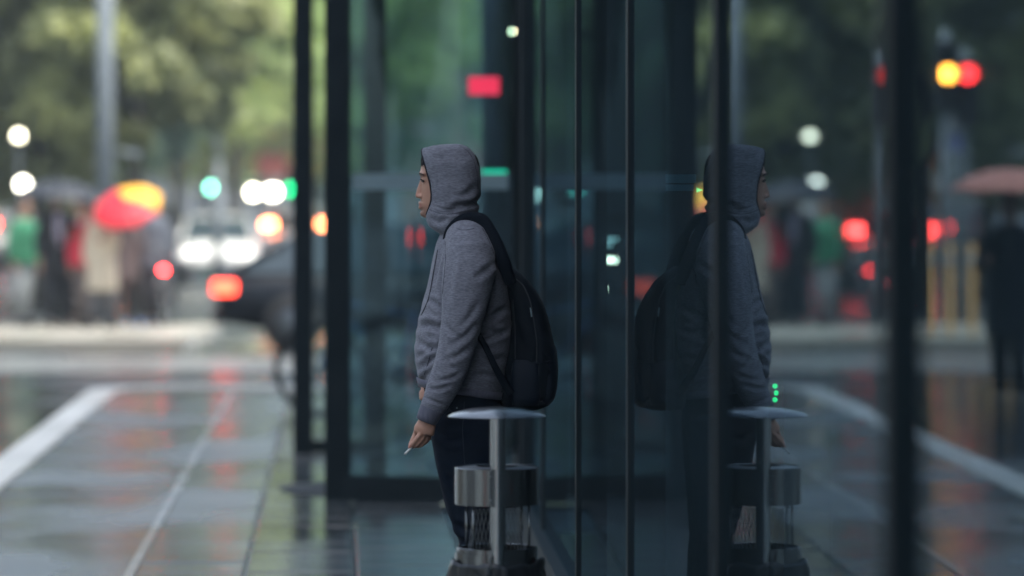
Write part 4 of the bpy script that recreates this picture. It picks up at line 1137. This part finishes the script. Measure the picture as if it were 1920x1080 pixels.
def umbrella(X, Y, z, r, tilt, cols, label, hz):
    t = empty('umbrella', (X, Y, z), 0, label, 'umbrella', 'umbrellas held by pedestrians')
    t.rotation_euler = tilt
    n = 8; prof = [(0,0),(.35,-.035),(.65,-.11),(.88,-.22),(1.0,-.31)]
    for k in range(n):
        a0, a1 = 2*PI*k/n, 2*PI*(k+1)/n; v = []; f = []; m = 5
        for i, (q, dz) in enumerate(prof):
            for j in range(m):
                u = j/(m-1); a = a0+(a1-a0)*u; sag = 1-.07*math.sin(PI*u)*q
                v.append((q*r*math.cos(a)*sag, q*r*math.sin(a)*sag, dz*r*1.15+(.02*math.sin(PI*u)*q if i == 4 else 0)))
        for i in range(len(prof)-1):
            for j in range(m-1): f.append((i*m+j, i*m+j+1, (i+1)*m+j+1, (i+1)*m+j))
        o = MB().add(v, f).build('panel', cols[k % len(cols)], t, True); s_ = o.modifiers.new('t', 'SOLIDIFY'); s_.thickness = .003
        MB().tube([(0,0,-.02),(r*.65*math.cos(a0),r*.65*math.sin(a0),-.14*r),(r*math.cos(a0),r*math.sin(a0),-.36*r)], .004, 5).build('rib', MT['pole'], t)
    MB().tube([(0,0,.06),(0,0,-hz)], .007, 8).build('shaft', MT['pole'], t)
    MB().tube([(0,0,-hz+.02),(0,0,-hz-.08),(.02,0,-hz-.12),(.05,0,-hz-.11)], .014, 8).build('handle', MT['blackp'], t, True)
UB = M('black_umbrella_cloth', (.012,.015,.02), .5, spec=.4); UR = M('red_umbrella_cloth', (.62,.015,.03), .55); UY = M('yellow_umbrella_cloth', (.85,.42,.02), .55); US = M('salmon_umbrella_cloth', (.80,.34,.26), .6)
umbrella(at(116,48.7), 48.7, 1.87, .56, (R(8),R(5),0), [UB], 'large black umbrella over the person at the left', .75)
umbrella(at(232,48.2), 48.2, 1.64, .46, (R(32),R(-22),R(12)), [UY,UY,UR,UR,UR,UR,UR,UY], 'red and yellow umbrella tilted towards the camera', .62)
umbrella(at(-182,31.6), 31.6, 1.86, .50, (R(4),R(2),0), [US], 'salmon umbrella mirrored at the right edge of the glass', .66)

# --- cars
def car(label, X, Y, rz, paint, kind='sedan', tail=0, head=0, group='cars on the wet road', tail_col=(1,.03,.02), hl_col=(1,.96,.85)):
    """front towards local +X"""
    t = empty('parked_car' if False else 'car', (X, Y, -.12), rz, label, 'car', group)
    Lh = 2.25; W = .90
    if kind == 'suv': top = 1.68; prof = [(-Lh,.55,.95,.80),(-Lh+.06,.38,1.02,.84),(-1.6,.28,1.06,.90),(-.6,.25,1.05,.92),(.6,.25,1.03,.92),(1.3,.28,1.0,.91),(1.9,.30,.90,.88),(2.18,.36,.78,.80),(Lh,.45,.66,.70)]; gh = [(-2.05,1.02),(-1.85,1.50),(-1.5,1.66),(.1,1.68),(.45,1.60),(1.15,1.02)]
    else: top = 1.45; prof = [(-Lh,.50,.86,.76),(-Lh+.05,.34,.98,.82),(-1.7,.24,1.00,.89),(-.6,.22,.96,.91),(.6,.22,.94,.91),(1.2,.24,.90,.90),(1.85,.28,.82,.86),(2.16,.34,.70,.78),(Lh,.42,.58,.66)]; gh = [(-2.02,.98),(-1.45,1.28),(-.85,1.42),(.0,1.45),(.30,1.40),(1.10,.93)]
    def ring(x, z0, z1, w):
        out = []; n = 24
        for k in range(n):
            q = 2*PI*k/n; c, s_ = math.cos(q), math.sin(q)
            y = w*math.copysign(abs(c)**.5, c); z = (z0+z1)/2+(z1-z0)/2*math.copysign(abs(s_)**.55, s_)
            if z > (z0+z1)/2: y *= 1-.08*((z-(z0+z1)/2)/((z1-z0)/2))
            out.append((x, y, z))
        return out
    MB().loft([ring(*q) for q in prof]).build('body', paint, t, 'auto')
    # cabin: glass body and painted roof skin
    g_ = []; 
    for x, z in gh: pass
    m = MB(); v = []
    base = [(gh[0][0],gh[0][1]),(gh[-1][0],gh[-1][1])]
    secs = []
    for x, z in gh:
        zz0 = .90; wt = .62+.10*(1-(z-.9)/(top-.9)) ; wb = .80
        h_ = max(z-zz0, .02); secs.append([(x,-wb,zz0),(x,-wb+(wb-wt)*.6,zz0+h_*.6),(x,-wt,zz0+h_*.96),(x,-wt+.12,z),(x,wt-.12,z),(x,wt,zz0+h_*.96),(x,wb-(wb-wt)*.6,zz0+h_*.6),(x,wb,zz0)])
    m.loft(secs).build('cabin_glass', MT['win'], t, 'auto')
    rf = MB(); rs_ = []
    for x, z in gh[1:5]:
        wt = .62+.10*(1-(z-.9)/(top-.9)); rs_.append([(x,-wt-.012,z-.05),(x,-wt+.10,z+.008),(x,0,z+.025),(x,wt-.10,z+.008),(x,wt+.012,z-.05),(x,0,z-.06)])
    rf.loft(rs_).build('roof', paint, t, 'auto')
    for s_ in (-1,1):
        for i0, i1 in ((0,1),(4,5)):
            (xa, za), (xb, zb_) = gh[i0], gh[i1]
            MB().tube([(xa, s_*(.80 if za < 1.1 else .66), max(za-.03,.9)), (xb, s_*(.80 if zb_ < 1.1 else .66), max(zb_-.03,.9))], .035, 6).build('pillar', paint, t, True)
        MB().tube([(-.3,s_*.79,.92),(-.3,s_*.66,top-.05)], .03, 6).build('pillar', paint, t, True)
        MB().bbox((.95,s_*.98,1.0), (.10,.16,.11), .02).build('wing_mirror', paint, t)
        for x in (-1.38,1.38):
            w_ = empty('wheel', (x, s_*.80, .33)); w_.parent = t
            a = MB().lathe([(.20,-.11),(.31,-.11),(.33,-.08),(.33,.08),(.31,.11),(.20,.11)], 24).build('tyre', MT['rubber'], w_, True); a.rotation_euler = (R(90),0,0)
            r0 = MB().lathe([(.205,-.07),(.20,.07),(.16,.095*1),(0,.10)], 20)
            a = r0.build('rim', MT['steel_dk'], w_, True); a.rotation_euler = (R(90 if s_ < 0 else -90),0,0)
        tm = emis('tail_glow', tail_col, tail) if tail else M('tail_lens', (.25,.01,.01), .2)
        MB().bbox((-Lh+.10,s_*.70,.74 if kind == 'sedan' else 1.20), (.26,.27,.15), .02).build('tail_light', tm, t)
        hm_ = emis('head_glow', hl_col, head) if head else M('head_lens', (.6,.6,.6), .1)
        MB().bbox((Lh-.14,s_*.60,.66), (.16,.22,.11), .02).build('headlight', hm_, t)
    MB().bbox((-Lh-.005,0,.72), (.03,.50,.11), .004).build('number_plate', MT['frame'], t)
    MB().box((-Lh+.02,0,.40), (.12,1.4,.16)).build('bumper', MT['blackp'], t)
    return t
PN = M('black_car_paint', (.004,.006,.010), .4, spec=.2, coat=.1); PW = M('white_car_paint', (.78,.78,.74), .3, coat=.6); PS = M('silver_car_paint', (.42,.43,.44), .3, .4, coat=.6); PG = M('grey_car_paint', (.10,.11,.12), .28, coat=.8)
car('dark sedan with one bright red tail light crossing behind the entrance post', -1.13, 44.3, R(2), PN, 'sedan', 4.2, tail_col=(1,.055,.025))
car('white car facing the camera with its headlights on behind the umbrella', at(408,84), 84, R(-86), PW, 'sedan', 0, 1.5)
car('silver car with red tail lights queued behind the glass screen', at(560,98), 98, R(92), PS, 'suv', 18, tail_col=(1,.22,.08))
car('grey car with orange glowing tail lights right of the umbrella group', at(285,92), 92, R(93), PG, 'suv', 7, tail_col=(1,.25,.12))
car('silver car with red tail lights in the middle of the mirrored traffic', at(-88,95), 95, R(93), PS, 'suv', 24, tail_col=(1,.04,.02))
car('grey car with red tail lights mirrored beside the thick mullion', at(-190,82), 82, R(93), PG, 'suv', 22, tail_col=(1,.04,.03))
car('white car with red tail lights mirrored left of the thick mullion', at(-128,74), 74, R(93), PW, 'suv', 22, tail_col=(1,.05,.04))
car('grey car with orange tail lights farthest back in the mirrored queue', at(-131,112), 112, R(93), PG, 'suv', 28, tail_col=(1,.22,.05))
car('white car with red tail lights, leftmost of the mirrored queue', at(-52,100), 100, R(92), PW, 'suv', 18)
car('silver car with red tail lights mirrored beyond the ochre bollards', at(-236,106), 106, R(93), PS, 'suv', 18)
car('dark car with red tail lights mirrored near the right edge', at(-285,90), 90, R(93), PN, 'suv', 16)
car('dark car on the road beside the camera, mirrored in the entrance glass', -16.2, -16, R(-92), PG, 'suv', 14)
car('silver car across the road, mirrored in the entrance glass', -12.4, -13, R(-92), PS, 'suv', 0)
car('white car farther up the street behind the queue', at(640,112), 112, R(-90), PW, 'suv', 0, 12)

# --- bicycles
def bicycle(X, Y, z0, rz, label, frame_m, light=0):
    """rides towards local +X; wheels in the XZ plane"""
    t = empty('bicycle', (X, Y, z0), rz, label, 'bicycle', 'bicycles along the street')
    for x in (-.52,.52):
        wv = MB(); pr = [(.330+.016*math.cos(q), .016*math.sin(q)) for q in [2*PI*k/8 for k in range(9)]]
        w_ = empty('wheel', (x,0,.345)); w_.parent = t
        o = MB().lathe(pr, 40).build('tyre', MT['rubber'], w_, True); o.rotation_euler = (R(90),0,0)
        sp = MB(); sp.lathe([(.312,-.010),(.318,0),(.312,.010),(.305,0),(.312,-.010)], 40)
        for k in range(20): a = 2*PI*k/20; sp.tube([(.02*math.cos(a+.8),.02*math.sin(a+.8),.02*(-1)**k),(.31*math.cos(a),.31*math.sin(a),0)], .0015, 4)
        sp.lathe([(0,-.03),(.02,-.03),(.02,.03),(0,.03)], 10)
        o = sp.build('rim', MT['steel'], w_, True); o.rotation_euler = (R(90),0,0)
    f = MB()
    for a, b2, r in (((-.08,0,.30),(-.20,0,.80),.016),((-.08,0,.30),(.38,0,.78),.018),((-.18,0,.74),(.36,0,.84),.016),((.35,0,.90),(.40,0,.72),.020),((-.52,0,.345),(-.08,0,.30),.010),((-.52,0,.345),(-.19,0,.74),.009)): f.tube([a,b2], r, 10)
    f.build('frame', frame_m, t, True)
    MB().tube([(.40,0,.72),(.44,0,.55),(.52,.04,.345)], [.014,.012,.010], 8).tube([(.40,0,.72),(.44,0,.55),(.52,-.04,.345)], [.014,.012,.010], 8).build('fork', frame_m, t, True)
    MB().tube([(.35,0,.90),(.34,0,.99)], .012, 8).tube([(.22,-.29,1.02),(.33,-.20,1.02),(.35,0,1.0),(.33,.20,1.02),(.22,.29,1.02)], .012, 8).build('handlebar', MT['steel_dk'], t, True)
    MB().loft([ell(x,0,.90+dz,.01,w_,14,2) for x, w_, dz in ()] or [ell(-.22,0,z,rx,ry,20,2.2) for z, rx, ry in ((.86,.06,.04),(.88,.13,.075),(.905,.135,.08),(.915,.10,.06))]).build('saddle', MT['blackp'], t, True)
    MB().tube([(-.20,0,.80),(-.215,0,.87)], .013, 8).build('seat_post', MT['steel'], t, True)
    cr = MB().lathe([(0,-.01),(.09,-.01),(.09,.01),(0,.01)], 20); cr = cr.build('chainring', MT['steel_dk'], t); cr.rotation_euler=(R(90),0,0); cr.location=(-.08,-.04,.30)
    MB().tube([(-.08,-.05,.30),(.02,-.06,.16)], .010, 6).tube([(-.08,.05,.30),(-.18,.06,.44)], .010, 6).build('crank', MT['steel_dk'], t)
    MB().tube([(-.86,0,.42),(-.78,0,.62),(-.62,0,.70),(-.45,0,.70)], [(.03,.008)]*4, 8).build('mudguard', frame_m, t, True)
    MB().bbox((-.30,0,.72), (.05,.07,.05), .01).build('rear_light', emis('bike_light', (1,.03,.03), light) if light else M('red_reflector', (.3,.01,.01), .2), t)
    return t
BLUE = M('blue_bicycle_paint', (.02,.16,.42), .35, coat=.6)
bc = bicycle(-1.42+.52, 28.2, 0, R(172), 'blue bicycle parked just beyond the glass screen', BLUE)
bicycle(at(312,49.4), 49.4, 0, R(88), 'bicycle with a small red rear light right of the umbrellas', M('dark_bicycle_paint',(.03,.03,.035),.4), 26)
bicycle(at(-26,48.8), 48.8, 0, R(88), 'bicycle with a dim red rear light, seen in the glass', M('grey_bicycle_paint',(.06,.06,.07),.4), 12)
